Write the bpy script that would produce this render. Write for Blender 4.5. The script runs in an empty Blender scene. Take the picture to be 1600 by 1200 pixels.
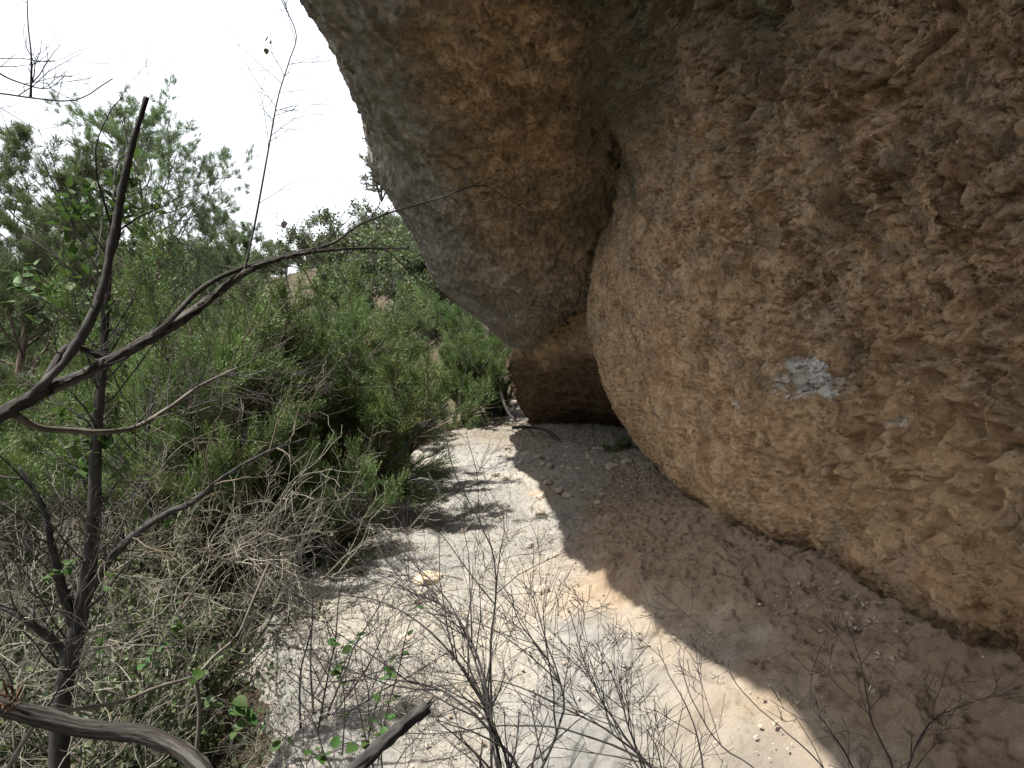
import bpy, math, random
import numpy as np
from mathutils import Vector, Matrix, Euler

scene = bpy.context.scene
COL = scene.collection
R = math.radians

# ---------------------------------------------------------------- camera
FPX = 1067.0                     # focal length in pixels of the 1600 px wide photograph
PITCH = R(3.2)
cam_d = bpy.data.cameras.new('camera')
cam_d.sensor_width = 36.0
cam_d.lens = 36.0 * FPX / 1600.0
cam_d.clip_start = 0.05
cam_d.clip_end = 2000.0
cam = bpy.data.objects.new('camera', cam_d)
COL.objects.link(cam)
cam.location = (0, 0, 0)
cam.rotation_euler = (R(90) - PITCH, 0, 0)
scene.camera = cam

# ---------------------------------------------------------------- sky, sun, exposure
SUN_TRAVEL = Vector((0.47, 0.10, -1.0)).normalized()      # direction the light travels
to_sun = -SUN_TRAVEL
SUN_EL = math.asin(to_sun.z)
SUN_AZ = math.atan2(to_sun.x, to_sun.y)
world = bpy.data.worlds.new('World')
scene.world = world
world.use_nodes = True
wn = world.node_tree.nodes
wl = world.node_tree.links
wn.clear()
w_out = wn.new('ShaderNodeOutputWorld')
w_bg = wn.new('ShaderNodeBackground')
w_sky = wn.new('ShaderNodeTexSky')
w_sky.sky_type = 'NISHITA'
w_sky.sun_disc = False
w_sky.sun_elevation = SUN_EL
w_sky.sun_rotation = SUN_AZ
w_sky.air_density = 1.2
w_sky.dust_density = 6.0
w_sky.ozone_density = 1.0
w_mix = wn.new('ShaderNodeMixRGB')                          # thin bright veil of high cloud over the blue
w_mix.blend_type = 'MIX'
w_mix.inputs['Fac'].default_value = 0.72
w_mix.inputs['Color2'].default_value = (8.9, 9.2, 9.6, 1)
wl.new(w_sky.outputs['Color'], w_mix.inputs['Color1'])
wl.new(w_mix.outputs['Color'], w_bg.inputs['Color'])
w_bg.inputs['Strength'].default_value = 0.08
wl.new(w_bg.outputs['Background'], w_out.inputs['Surface'])

sun_d = bpy.data.lights.new('sun', 'SUN')
sun_d.energy = 4.2
sun_d.angle = R(0.6)
sun_d.color = (1.0, 0.95, 0.87)
sun = bpy.data.objects.new('sun', sun_d)
COL.objects.link(sun)
sun.rotation_euler = SUN_TRAVEL.to_track_quat('-Z', 'Y').to_euler()

scene.view_settings.view_transform = 'Standard'
scene.view_settings.look = 'None'
scene.view_settings.gamma = 1.0
scene.view_settings.use_curve_mapping = False
scene.view_settings.exposure = 1.3
scene.render.engine = 'CYCLES'
scene.cycles.use_denoising = True
scene.cycles.use_adaptive_sampling = False
scene.cycles.max_bounces = 10
scene.cycles.diffuse_bounces = 5
scene.cycles.transparent_max_bounces = 8
scene.cycles.sample_clamp_indirect = 6.0


# ================================================================ helpers
def at(px, py, Y):
    """world point on the sight line of a photograph pixel, at depth Y in metres"""
    x = (px - 800.0) / FPX
    y = (600.0 - py) / FPX
    d = Vector((x, math.cos(PITCH) + y * math.sin(PITCH), -math.sin(PITCH) + y * math.cos(PITCH)))
    return d * (Y / d.y)


# ---- numpy noise
_rs = np.random.RandomState(7)
_G = _rs.normal(size=(256, 3)).astype(np.float32)
_G /= np.linalg.norm(_G, axis=1)[:, None]
_U = _rs.rand(256, 3).astype(np.float32)
_PERM = _rs.permutation(256).astype(np.int32)


def _hash(ix, iy, iz, seed=0):
    h = _PERM[(ix + seed * 37) & 255]
    h = _PERM[(h + iy) & 255]
    return _PERM[(h + iz) & 255]


def perlin(P, seed=0):
    P = np.asarray(P, np.float32)
    i = np.floor(P).astype(np.int32)
    f = P - i
    u = f * f * f * (f * (f * 6 - 15) + 10)
    out = np.zeros(len(P), np.float32)
    for dx in (0, 1):
        wx = u[:, 0] if dx else 1 - u[:, 0]
        for dy in (0, 1):
            wy = u[:, 1] if dy else 1 - u[:, 1]
            for dz in (0, 1):
                wz = u[:, 2] if dz else 1 - u[:, 2]
                g = _G[_hash(i[:, 0] + dx, i[:, 1] + dy, i[:, 2] + dz, seed)]
                d = g[:, 0] * (f[:, 0] - dx) + g[:, 1] * (f[:, 1] - dy) + g[:, 2] * (f[:, 2] - dz)
                out += wx * wy * wz * d
    return out * 1.5


def fbm(P, octaves=4, gain=0.5, lac=2.03, seed=0):
    out = np.zeros(len(P), np.float32)
    a, s = 1.0, 1.0
    for k in range(octaves):
        out += a * perlin(P * s + 17.3 * k, seed + k)
        a *= gain
        s *= lac
    return out


def ridged(P, octaves=3, gain=0.5, seed=0):
    out = np.zeros(len(P), np.float32)
    a, s = 1.0, 1.0
    for k in range(octaves):
        out += a * (1 - np.abs(perlin(P * s + 9.1 * k, seed + k)) * 2)
        a *= gain
        s *= 2.1
    return out


def worley(P, seed=0):
    P = np.asarray(P, np.float32)
    b = np.floor(P - 0.5).astype(np.int32)
    F1 = np.full(len(P), 9.0, np.float32)
    F2 = F1.copy()
    I1 = np.zeros(len(P), np.int32)
    for dx in (0, 1):
        for dy in (0, 1):
            for dz in (0, 1):
                c = b + np.array([dx, dy, dz], np.int32)
                h = _hash(c[:, 0], c[:, 1], c[:, 2], seed)
                q = c + 0.5 + (_U[h] - 0.5) * 0.85
                d = np.sqrt(((P - q) ** 2).sum(1))
                near = d < F1
                F2 = np.where(near, F1, np.minimum(F2, d))
                F1 = np.where(near, d, F1)
                I1 = np.where(near, h, I1)
    return F1, F2, I1 / 255.0


def sstep(a, b, x):
    t = np.clip((x - a) / (b - a), 0, 1)
    return t * t * (3 - 2 * t)


def catmull(keys, vals, x):
    """smooth interpolation through vals (n, ...) given at keys (n,), sampled at x"""
    keys = np.asarray(keys, float)
    vals = np.asarray(vals, float)
    x = np.clip(np.asarray(x, float), keys[0], keys[-1])
    n = len(keys)
    m = np.zeros_like(vals)
    for i in range(n):
        a, b = max(i - 1, 0), min(i + 1, n - 1)
        m[i] = (vals[b] - vals[a]) / (keys[b] - keys[a])
    k = np.clip(np.searchsorted(keys, x, side='right') - 1, 0, n - 2)
    h = keys[k + 1] - keys[k]
    t = (x - keys[k]) / h
    sh = (len(x),) + (1,) * (vals.ndim - 1)
    t = t.reshape(sh)
    h = h.reshape(sh)
    return ((2 * t**3 - 3 * t**2 + 1) * vals[k] + (t**3 - 2 * t**2 + t) * h * m[k]
            + (-2 * t**3 + 3 * t**2) * vals[k + 1] + (t**3 - t**2) * h * m[k + 1])


# ---- mesh builders
def link(name, me, mat=None, parent=None):
    o = bpy.data.objects.new(name, me)
    COL.objects.link(o)
    if mat is not None:
        me.materials.append(mat)
    if parent is not None:
        o.parent = parent
    return o


def np_mesh(name, V, F, smooth=True):
    """V (n,3), F (m,k) -> mesh"""
    V = np.ascontiguousarray(V, np.float32)
    F = np.ascontiguousarray(F, np.int32)
    me = bpy.data.meshes.new(name)
    m, k = F.shape
    me.vertices.add(len(V))
    me.vertices.foreach_set('co', V.ravel())
    me.loops.add(m * k)
    me.loops.foreach_set('vertex_index', F.ravel())
    me.polygons.add(m)
    me.polygons.foreach_set('loop_start', np.arange(0, m * k, k, dtype=np.int32))
    me.polygons.foreach_set('use_smooth', np.full(m, smooth, dtype=bool))
    me.update()
    me.validate()
    return me


def grid_faces(nr, nc):
    i = np.arange(nr - 1)[:, None] * nc + np.arange(nc - 1)[None, :]
    return np.stack([i, i + 1, i + nc + 1, i + nc], -1).reshape(-1, 4)


def grid_normals(P):
    du = np.gradient(P, axis=0)
    dv = np.gradient(P, axis=1)
    n = np.cross(dv, du)
    n /= np.linalg.norm(n, axis=2, keepdims=True) + 1e-9
    return n


def set_attr(me, name, a):
    at_ = me.attributes.new(name, 'FLOAT', 'POINT')
    at_.data.foreach_set('value', np.ascontiguousarray(a, np.float32).ravel())


def tubes_mesh(name, lines, smooth=True, cap=True):
    """lines: list of (pts (n,3), radii (n,)) -> one mesh of quads/tris"""
    VV, FF, off = [], [], 0
    for pts, rad in lines:
        pts = np.asarray(pts, float)
        rad = np.asarray(rad, float)
        n = len(pts)
        rm = rad.max()
        s = 22 if rm > 0.0125 else 7 if rm > 0.011 else 5 if rm > 0.0045 else 4 if rm > 0.0022 else 3
        T = np.gradient(pts, axis=0)
        T /= np.linalg.norm(T, axis=1)[:, None] + 1e-9
        ref = np.array([0.31, 0.17, 0.93]) if abs(T[:, 2].mean()) < 0.8 else np.array([0.93, 0.31, 0.17])
        A = np.cross(T, ref)
        A /= np.linalg.norm(A, axis=1)[:, None] + 1e-9
        B = np.cross(T, A)
        ang = np.arange(s) * (2 * math.pi / s)
        V = pts[:, None, :] + rad[:, None, None] * (np.cos(ang)[None, :, None] * A[:, None, :] + np.sin(ang)[None, :, None] * B[:, None, :])
        VV.append(V.reshape(-1, 3))
        i = np.arange(n - 1)[:, None] * s
        j = np.arange(s)[None, :]
        j2 = (j + 1) % s
        q = np.stack([i + j, i + j2, i + s + j2, i + s + j], -1).reshape(-1, 4)
        t1 = np.concatenate([q[:, [0, 1, 2]], q[:, [0, 2, 3]]])
        if cap and s >= 5:
            k = np.arange(1, s - 1)
            e = (n - 1) * s
            t1 = np.concatenate([t1, np.stack([0 * k + e, k + e, k + 1 + e], -1), np.stack([0 * k, k + 1, k], -1)])
        FF.append(t1 + off)
        off += n * s
    return np_mesh(name, np.concatenate(VV), np.concatenate(FF), smooth)


def smooth_line(pts, n):
    pts = np.asarray(pts, float)
    d = np.concatenate([[0], np.cumsum(np.linalg.norm(np.diff(pts, axis=0), axis=1))])
    return catmull(d, pts, np.linspace(0, d[-1], n))


def scatter(template_v, template_f, pos, rot, scale):
    """copies of a little template: pos (n,3), rot (n,3,3), scale (n,) or (n,3)"""
    n, k = len(pos), len(template_v)
    sc = np.asarray(scale, np.float32)
    sc = sc[:, None, None] if sc.ndim == 1 else sc[:, None, :]
    V = np.einsum('nij,nkj->nki', rot.astype(np.float32), template_v[None].astype(np.float32) * sc) + np.asarray(pos, np.float32)[:, None, :]
    F = template_f[None] + (np.arange(n) * k)[:, None, None]
    return V.reshape(-1, 3), F.reshape(-1, template_f.shape[1])


def rot_to(dirs, rng, roll=True):
    """rotation matrices taking +Z to dirs (n,3), random roll"""
    z = dirs / (np.linalg.norm(dirs, axis=1)[:, None] + 1e-9)
    a = rng.normal(size=z.shape)
    x = np.cross(a, z)
    x /= np.linalg.norm(x, axis=1)[:, None] + 1e-9
    y = np.cross(z, x)
    return np.stack([x, y, z], -1)


def empty(name, loc, label=None, cat=None, group=None):
    o = bpy.data.objects.new(name, None)
    o.empty_display_size = 0.1
    COL.objects.link(o)
    o.location = loc
    if label:
        tag(o, label, cat, group)
    return o


def tag(o, label, cat, group=None):
    o['label'] = label
    o['category'] = cat
    if group:
        o['group'] = group
    return o


def copy_thing(root, loc, rotz=0.0, scale=1.0, label=None, group=None, cat=None):
    r = root.copy()
    COL.objects.link(r)
    r.location = loc
    r.rotation_euler = (0, 0, rotz)
    r.scale = (scale, scale, scale) if not hasattr(scale, '__len__') else scale
    if label:
        r['label'] = label
    if group:
        r['group'] = group
    for ch in root.children:
        c = ch.copy()
        COL.objects.link(c)
        c.parent = r
        for g in ch.children:
            d = g.copy()
            COL.objects.link(d)
            d.parent = c
    return r


# ---- material node helper
class NT:
    def __init__(self, name):
        self.m = bpy.data.materials.new(name)
        self.m.use_nodes = True
        self.t = self.m.node_tree
        self.t.nodes.clear()
        self.out = self.n('ShaderNodeOutputMaterial')

    def n(self, typ, **kw):
        x = self.t.nodes.new(typ)
        for k, v in kw.items():
            setattr(x, k, v)
        return x

    def l(self, a, b):
        self.t.links.new(a, b)

    def coord(self, scale=(1, 1, 1), rot=(0, 0, 0)):
        tc = self.n('ShaderNodeTexCoord')
        mp = self.n('ShaderNodeMapping')
        mp.inputs['Scale'].default_value = scale
        mp.inputs['Rotation'].default_value = rot
        self.l(tc.outputs['Object'], mp.inputs['Vector'])
        return mp.outputs['Vector']

    def noise(self, vec, scale, detail=6, rough=0.6, dist=0.0):
        x = self.n('ShaderNodeTexNoise')
        x.inputs['Scale'].default_value = scale
        x.inputs['Detail'].default_value = detail
        x.inputs['Roughness'].default_value = rough
        x.inputs['Distortion'].default_value = dist
        self.l(vec, x.inputs['Vector'])
        return x.outputs['Fac']

    def ramp(self, fac, lo, hi, v0=0.0, v1=1.0):
        x = self.n('ShaderNodeMapRange')
        x.clamp = True
        x.inputs['From Min'].default_value = lo
        x.inputs['From Max'].default_value = hi
        x.inputs['To Min'].default_value = v0
        x.inputs['To Max'].default_value = v1
        self.l(fac, x.inputs['Value'])
        return x.outputs['Result']

    def mix(self, fac, a, b, blend='MIX'):
        x = self.n('ShaderNodeMixRGB', blend_type=blend)
        for s, v in (('Fac', fac), ('Color1', a), ('Color2', b)):
            if isinstance(v, (int, float)):
                x.inputs[s].default_value = v
            elif isinstance(v, tuple):
                x.inputs[s].default_value = (v[0], v[1], v[2], 1)
            else:
                self.l(v, x.inputs[s])
        return x.outputs['Color']

    def math(self, op, a, b):
        x = self.n('ShaderNodeMath', operation=op)
        for i, v in enumerate((a, b)):
            if isinstance(v, (int, float)):
                x.inputs[i].default_value = v
            else:
                self.l(v, x.inputs[i])
        return x.outputs['Value']

    def attr(self, name):
        x = self.n('ShaderNodeAttribute')
        x.attribute_name = name
        return x.outputs['Fac']

    def bump(self, h, strength, dist, prev=None):
        x = self.n('ShaderNodeBump')
        x.inputs['Strength'].default_value = strength
        x.inputs['Distance'].default_value = dist
        self.l(h, x.inputs['Height'])
        if prev is not None:
            self.l(prev, x.inputs['Normal'])
        return x.outputs['Normal']

    def principled(self, color, rough=0.9, normal=None, spec=0.25):
        p = self.n('ShaderNodeBsdfPrincipled')
        if isinstance(color, tuple):
            p.inputs['Base Color'].default_value = (*color, 1)
        else:
            self.l(color, p.inputs['Base Color'])
        p.inputs['Roughness'].default_value = rough
        p.inputs['Specular IOR Level'].default_value = spec
        if normal is not None:
            self.l(normal, p.inputs['Normal'])
        return p.outputs['BSDF']

    def done(self, sh):
        self.l(sh, self.out.inputs['Surface'])
        return self.m


# ================================================================ materials
def mat_cliff():
    m = NT('cliff limestone')
    v = m.coord()
    vs = m.coord((1, 1, 0.35))
    vb = m.coord((0.5, 0.35, 2.2), (0.25, 0.1, 0))
    big = m.noise(v, 0.9, 5, 0.6)
    mid = m.noise(v, 5.5, 9, 0.68, 0.4)
    fine = m.noise(v, 30, 8, 0.7)
    streak = m.noise(vs, 7.0, 7, 0.65)
    bed = m.noise(vb, 9.0, 7, 0.65)
    c = m.mix(m.ramp(big, 0.40, 0.60), (0.46, 0.295, 0.165), (0.375, 0.257, 0.155))
    c = m.mix(m.ramp(mid, 0.48, 0.60, 0, 0.85), c, (0.63, 0.45, 0.28))
    c = m.mix(m.ramp(mid, 0.475, 0.37, 0, 0.85), c, (0.165, 0.104, 0.055))
    c = m.mix(m.ramp(bed, 0.54, 0.66, 0, 0.5), c, (0.24, 0.205, 0.155))
    c = m.mix(m.ramp(streak, 0.56, 0.72, 0, 0.45), c, (0.46, 0.29, 0.13))
    c = m.mix(m.ramp(fine, 0.48, 0.36, 0, 0.85), c, (0.10, 0.066, 0.038))
    c = m.mix(m.ramp(fine, 0.54, 0.66, 0, 0.7), c, (0.58, 0.47, 0.33))
    speck = m.noise(v, 48, 5, 0.7)
    c = m.mix(m.ramp(speck, 0.60, 0.66, 0, 0.75), c, (0.60, 0.53, 0.43))
    c = m.mix(m.ramp(speck, 0.41, 0.34, 0, 0.85), c, (0.06, 0.042, 0.027))
    c = m.mix(m.attr('warm'), c, m.mix(m.ramp(mid, 0.38, 0.6), (0.385, 0.24, 0.128), (0.63, 0.44, 0.255)))
    # grey weathered skin, green film, brown staining and painted recess shade, from vertex masks
    g = m.math('MULTIPLY', m.attr('grey'), m.ramp(streak, 0.30, 0.55, 0.55, 1.0))
    c = m.mix(g, c, m.mix(m.ramp(mid, 0.35, 0.65), (0.19, 0.18, 0.155), (0.33, 0.317, 0.285)))
    c = m.mix(m.math('MULTIPLY', m.attr('lamina'), m.ramp(fine, 0.35, 0.6, 0.75, 0.3)), c, (0.085, 0.07, 0.052))
    c = m.mix(m.math('MULTIPLY', m.attr('algae'), m.ramp(mid, 0.3, 0.6, 0.35, 0.9)), c, (0.085, 0.088, 0.058))
    c = m.mix(m.math('MULTIPLY', m.attr('stain_and_shade'), m.ramp(fine, 0.3, 0.6, 0.55, 1.0)), c, (0.07, 0.044, 0.026))
    c = m.mix(m.attr('scar'), c, m.mix(m.ramp(fine, 0.38, 0.5), (0.20, 0.185, 0.175), (0.74, 0.71, 0.67)))
    tiny = m.noise(v, 130, 4, 0.7)
    h = m.math('ADD', m.math('MULTIPLY', fine, 1.0), m.math('MULTIPLY', tiny, 0.35))
    nb = m.bump(h, 1.0, 0.034)
    return m.done(m.principled(c, 0.93, nb, 0.15))


def mat_floor():
    m = NT('ledge limestone')
    v = m.coord()
    big = m.noise(v, 0.8, 6, 0.6)
    mid = m.noise(v, 4.0, 9, 0.68, 0.5)
    fine = m.noise(v, 22, 9, 0.72)
    tiny = m.noise(v, 90, 5, 0.7)
    c = m.mix(m.ramp(mid, 0.36, 0.64), (0.205, 0.203, 0.195), (0.335, 0.325, 0.300))
    c = m.mix(m.ramp(big, 0.46, 0.60, 0, 0.6), c, (0.41, 0.375, 0.31))
    c = m.mix(m.ramp(fine, 0.47, 0.34, 0, 0.65), c, (0.16, 0.155, 0.14))
    c = m.mix(m.ramp(fine, 0.60, 0.74, 0, 0.6), c, (0.52, 0.49, 0.44))
    tan = m.mix(m.ramp(mid, 0.36, 0.64), (0.30, 0.235, 0.165), (0.43, 0.352, 0.262))
    tan = m.mix(m.ramp(fine, 0.62, 0.74, 0, 0.7), tan, (0.64, 0.57, 0.47))
    c = m.mix(m.attr('tan'), c, tan)
    brown = m.mix(m.ramp(mid, 0.38, 0.66), (0.25, 0.176, 0.120), (0.36, 0.275, 0.198))
    brown = m.mix(m.ramp(fine, 0.47, 0.32, 0, 0.75), brown, (0.08, 0.068, 0.052))
    brown = m.mix(m.ramp(fine, 0.57, 0.68, 0, 0.55), brown, (0.42, 0.37, 0.31))
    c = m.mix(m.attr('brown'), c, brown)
    dust_and_shade = m.mix(m.ramp(fine, 0.35, 0.65), (0.13, 0.11, 0.088), (0.26, 0.225, 0.18))
    c = m.mix(m.attr('dust_and_shade'), c, dust_and_shade)
    h = m.math('ADD', fine, m.math('MULTIPLY', tiny, 0.4))
    nb = m.bump(h, 1.0, 0.026)
    return m.done(m.principled(c, 0.93, nb, 0.15))


def mat_soil():
    m = NT('soil and litter')
    v = m.coord()
    a = m.noise(v, 1.3, 8, 0.7)
    b = m.noise(v, 18, 8, 0.75)
    c = m.mix(m.ramp(a, 0.35, 0.65), (0.04, 0.032, 0.023), (0.085, 0.07, 0.048))
    c = m.mix(m.ramp(b, 0.5, 0.7, 0, 0.6), c, (0.125, 0.105, 0.07))
    c = m.mix(m.ramp(a, 0.52, 0.66, 0, 0.5), c, (0.075, 0.085, 0.04))
    return m.done(m.principled(c, 0.95, m.bump(b, 0.8, 0.04), 0.1))


def mat_leaf(name, ca, cb, trans=0.35, rough=0.55, spec=0.3, tint=None):
    m = NT(name)
    geo = m.n('ShaderNodeNewGeometry')
    oi = m.n('ShaderNodeObjectInfo')
    c = m.mix(geo.outputs['Random Per Island'], ca, cb)
    c = m.mix(m.attr('tone'), c, tuple(min(1.0, v * k) for v, k in zip(cb, (1.5, 1.42, 1.4))))
    if tint:
        c = m.mix(m.ramp(geo.outputs['Random Per Island'], 0.93, 0.97), c, tint)
    hs = m.n('ShaderNodeHueSaturation')
    m.l(m.ramp(oi.outputs['Random'], 0, 1, 0.475, 0.52), hs.inputs['Hue'])
    m.l(m.ramp(oi.outputs['Random'], 0, 1, 0.8, 1.2), hs.inputs['Value'])
    m.l(c, hs.inputs['Color'])
    c = hs.outputs['Color']
    p = m.principled(c, rough, None, spec)
    t = m.n('ShaderNodeBsdfTranslucent')
    m.l(m.mix(0.55, c, (0.11, 0.19, 0.04)), t.inputs['Color'])
    x = m.n('ShaderNodeMixShader')
    x.inputs['Fac'].default_value = trans
    m.l(p, x.inputs[1])
    m.l(t.outputs['BSDF'], x.inputs[2])
    return m.done(x.outputs['Shader'])


def mat_bark(name, ca, cb, cc, scale=30.0):
    m = NT(name)
    v = m.coord((1, 1, 0.3))
    a = m.noise(v, scale, 8, 0.7)
    b = m.noise(m.coord(), 4.0, 5, 0.6)
    c = m.mix(m.ramp(a, 0.35, 0.65), ca, cb)
    c = m.mix(m.ramp(b, 0.5, 0.68, 0, 0.7), c, cc)
    return m.done(m.principled(c, 0.85, m.bump(a, 0.7, 0.006), 0.2))


def mat_twig(name, ca, cb):
    m = NT(name)
    geo = m.n('ShaderNodeNewGeometry')
    c = m.mix(geo.outputs['Random Per Island'], ca, cb)
    return m.done(m.principled(c, 0.85, None, 0.2))


M_cliff = mat_cliff()
M_floor = mat_floor()
M_soil = mat_soil()
M_pine = mat_leaf('pine needles', (0.085, 0.125, 0.06), (0.17, 0.21, 0.115), 0.30)
M_juniper = mat_leaf('juniper needles', (0.038, 0.078, 0.028), (0.100, 0.152, 0.050), 0.22, tint=(0.14, 0.11, 0.045))
M_oak = mat_leaf('oak leaves', (0.036, 0.056, 0.028), (0.085, 0.112, 0.052), 0.25, tint=(0.17, 0.15, 0.07))
M_bright = mat_leaf('bright shrub leaves', (0.045, 0.082, 0.026), (0.092, 0.142, 0.046), 0.35)
M_glossy = mat_leaf('glossy evergreen leaves', (0.03, 0.07, 0.02), (0.065, 0.115, 0.032), 0.22, 0.55, 0.2, tint=(0.20, 0.22, 0.03))
M_vine = mat_leaf('vine leaves', (0.025, 0.065, 0.018), (0.06, 0.115, 0.03), 0.32, 0.55, 0.2)
M_deadleaf = mat_leaf('dead leaves', (0.03, 0.024, 0.022), (0.075, 0.055, 0.042), 0.2, 0.8, 0.1)
M_bark = mat_bark('grey bark', (0.07, 0.06, 0.05), (0.17, 0.15, 0.13), (0.22, 0.20, 0.175))
M_darkbark = mat_bark('dark bark', (0.022, 0.021, 0.021), (0.062, 0.058, 0.056), (0.085, 0.08, 0.076))
M_pinebark = mat_bark('pine bark', (0.07, 0.05, 0.04), (0.16, 0.12, 0.095), (0.20, 0.17, 0.15), 14)
def mat_log():
    m = NT('weathered wood')
    at_ = m.n('ShaderNodeAttribute')
    at_.attribute_name = 'bark'
    v = at_.outputs['Vector']
    a = m.noise(v, 1.6, 7, 0.7)
    b = m.noise(v, 0.45, 4, 0.6)
    f = m.noise(v, 7.0, 5, 0.7)
    c = m.mix(m.ramp(a, 0.40, 0.62), (0.032, 0.029, 0.027), (0.115, 0.108, 0.10))
    c = m.mix(m.ramp(b, 0.52, 0.62, 0, 0.8), c, (0.19, 0.183, 0.172))
    c = m.mix(m.ramp(b, 0.46, 0.38, 0, 0.7), c, (0.05, 0.036, 0.028))
    c = m.mix(m.ramp(f, 0.5, 0.36, 0, 0.7), c, (0.022, 0.02, 0.018))
    h = m.math('ADD', a, m.math('MULTIPLY', f, 0.5))
    return m.done(m.principled(c, 0.88, m.bump(h, 0.9, 0.006), 0.15))


M_log = mat_log()
M_redwood = mat_bark('torn red bark', (0.04, 0.026, 0.019), (0.12, 0.068, 0.042), (0.07, 0.04, 0.028), 20)
M_paletwig = mat_twig('bleached twigs', (0.06, 0.054, 0.044), (0.32, 0.30, 0.245))
M_darktwig = mat_twig('dark twigs', (0.03, 0.026, 0.027), (0.085, 0.075, 0.074))
M_litter = mat_twig('litter', (0.035, 0.028, 0.02), (0.12, 0.095, 0.065))
M_browntwig = mat_twig('brown twigs', (0.07, 0.055, 0.04), (0.17, 0.14, 0.10))


def mat_stone():
    m = NT('loose limestone')
    geo = m.n('ShaderNodeNewGeometry')
    v = m.coord()
    f = m.noise(v, 30, 7, 0.7)
    c = m.mix(geo.outputs['Random Per Island'], (0.30, 0.24, 0.175), (0.48, 0.43, 0.36))
    c = m.mix(m.ramp(f, 0.45, 0.3, 0, 0.6), c, (0.17, 0.14, 0.11))
    return m.done(m.principled(c, 0.92, m.bump(f, 0.6, 0.01), 0.15))


M_stone = mat_stone()
M_outcrop = M_stone

# ================================================================ terrain functions
FK = [-6, 0, 2, 3.5, 5, 7, 9, 12, 15, 18, 24]
FX = [-1.7, 0.0, 0.65, 1.65, 2.6]
FZ = [[-1.9, -1.75, -1.45, -0.90, -0.55],
      [-1.9, -1.75, -1.45, -0.90, -0.55],
      [-1.92, -1.80, -1.52, -0.97, -0.60],
      [-1.92, -1.82, -1.62, -1.17, -0.80],
      [-1.90, -1.82, -1.70, -1.37, -1.10],
      [-1.86, -1.78, -1.72, -1.47, -1.30],
      [-1.82, -1.72, -1.66, -1.47, -1.40],
      [-1.72, -1.62, -1.57, -1.52, -1.50],
      [-1.62, -1.56, -1.52, -1.45, -1.40],
      [-1.50, -1.40, -1.30, -1.20, -1.10],
      [-1.50, -1.40, -1.30, -1.20, -1.10]]


def edge_x(Y):
    return np.interp(Y, [0, 2.8, 3.6, 4.5, 6, 8, 11, 13, 15], [-0.8, -0.9, -1.15, -1.5, -1.75, -1.8, -1.6, -1.4, -1.2]) + 0.09 * np.sin(Y * 2.3) + 0.06 * np.sin(Y * 5.1 + 1) + 0.12 * fbm(np.stack([Y * 3.0, 0 * Y, 0 * Y], -1).reshape(-1, 3), 4, 0.6, seed=33).reshape(np.shape(Y))


def floor_z(X, Y):
    X = np.asarray(X, float).ravel()
    Y = np.asarray(Y, float).ravel()
    zz = catmull(FK, FZ, Y)                                  # (n,5)
    out = np.zeros(len(X))
    kx = np.array(FX)
    k = np.clip(np.searchsorted(kx, X, side='right') - 1, 0, 3)
    t = np.clip((X - kx[k]) / (kx[k + 1] - kx[k]), 0, 1)
    r = np.arange(len(X))
    out = zz[r, k] * (1 - t) + zz[r, k + 1] * t
    edge = edge_x(Y)
    d = np.maximum(edge - X, 0)
    return out - 0.9 * d - 0.5 * d * d


def ground_z(X, Y):
    X = np.asarray(X, float).ravel()
    Y = np.asarray(Y, float).ravel()
    P = np.stack([X, Y, 0 * X], -1)
    ex = edge_x(Y)
    d = np.clip(ex - X, 0, None)
    near = -2.02 - 0.42 * np.minimum(d, 8) - 0.02 * np.clip(d - 8, 0, 60)
    near = np.where(X > ex, -2.02 - 0.35 * np.clip(X - ex, 0, 1.2), near)
    hk = [0, 14, 20, 28, 40, 55, 75, 95, 130, 220, 600]
    hz = [0, 0.2, 1.8, 4.6, 8.0, 10.6, 12.6, 12.4, 8, 2, -10]
    h = catmull(hk, hz, Y)
    tilt = np.clip(0.13 * (X + 22), -5.0, 7.0) * sstep(20, 60, Y)
    z = near + h + tilt
    z += sstep(-0.5, 4, X) * sstep(15, 22, Y) * 3.0
    amp = 0.10 + 0.5 * sstep(15, 60, Y)
    return z + amp * fbm(P * 0.25, 3) + 0.05 * fbm(P * 1.7, 3)


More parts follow.
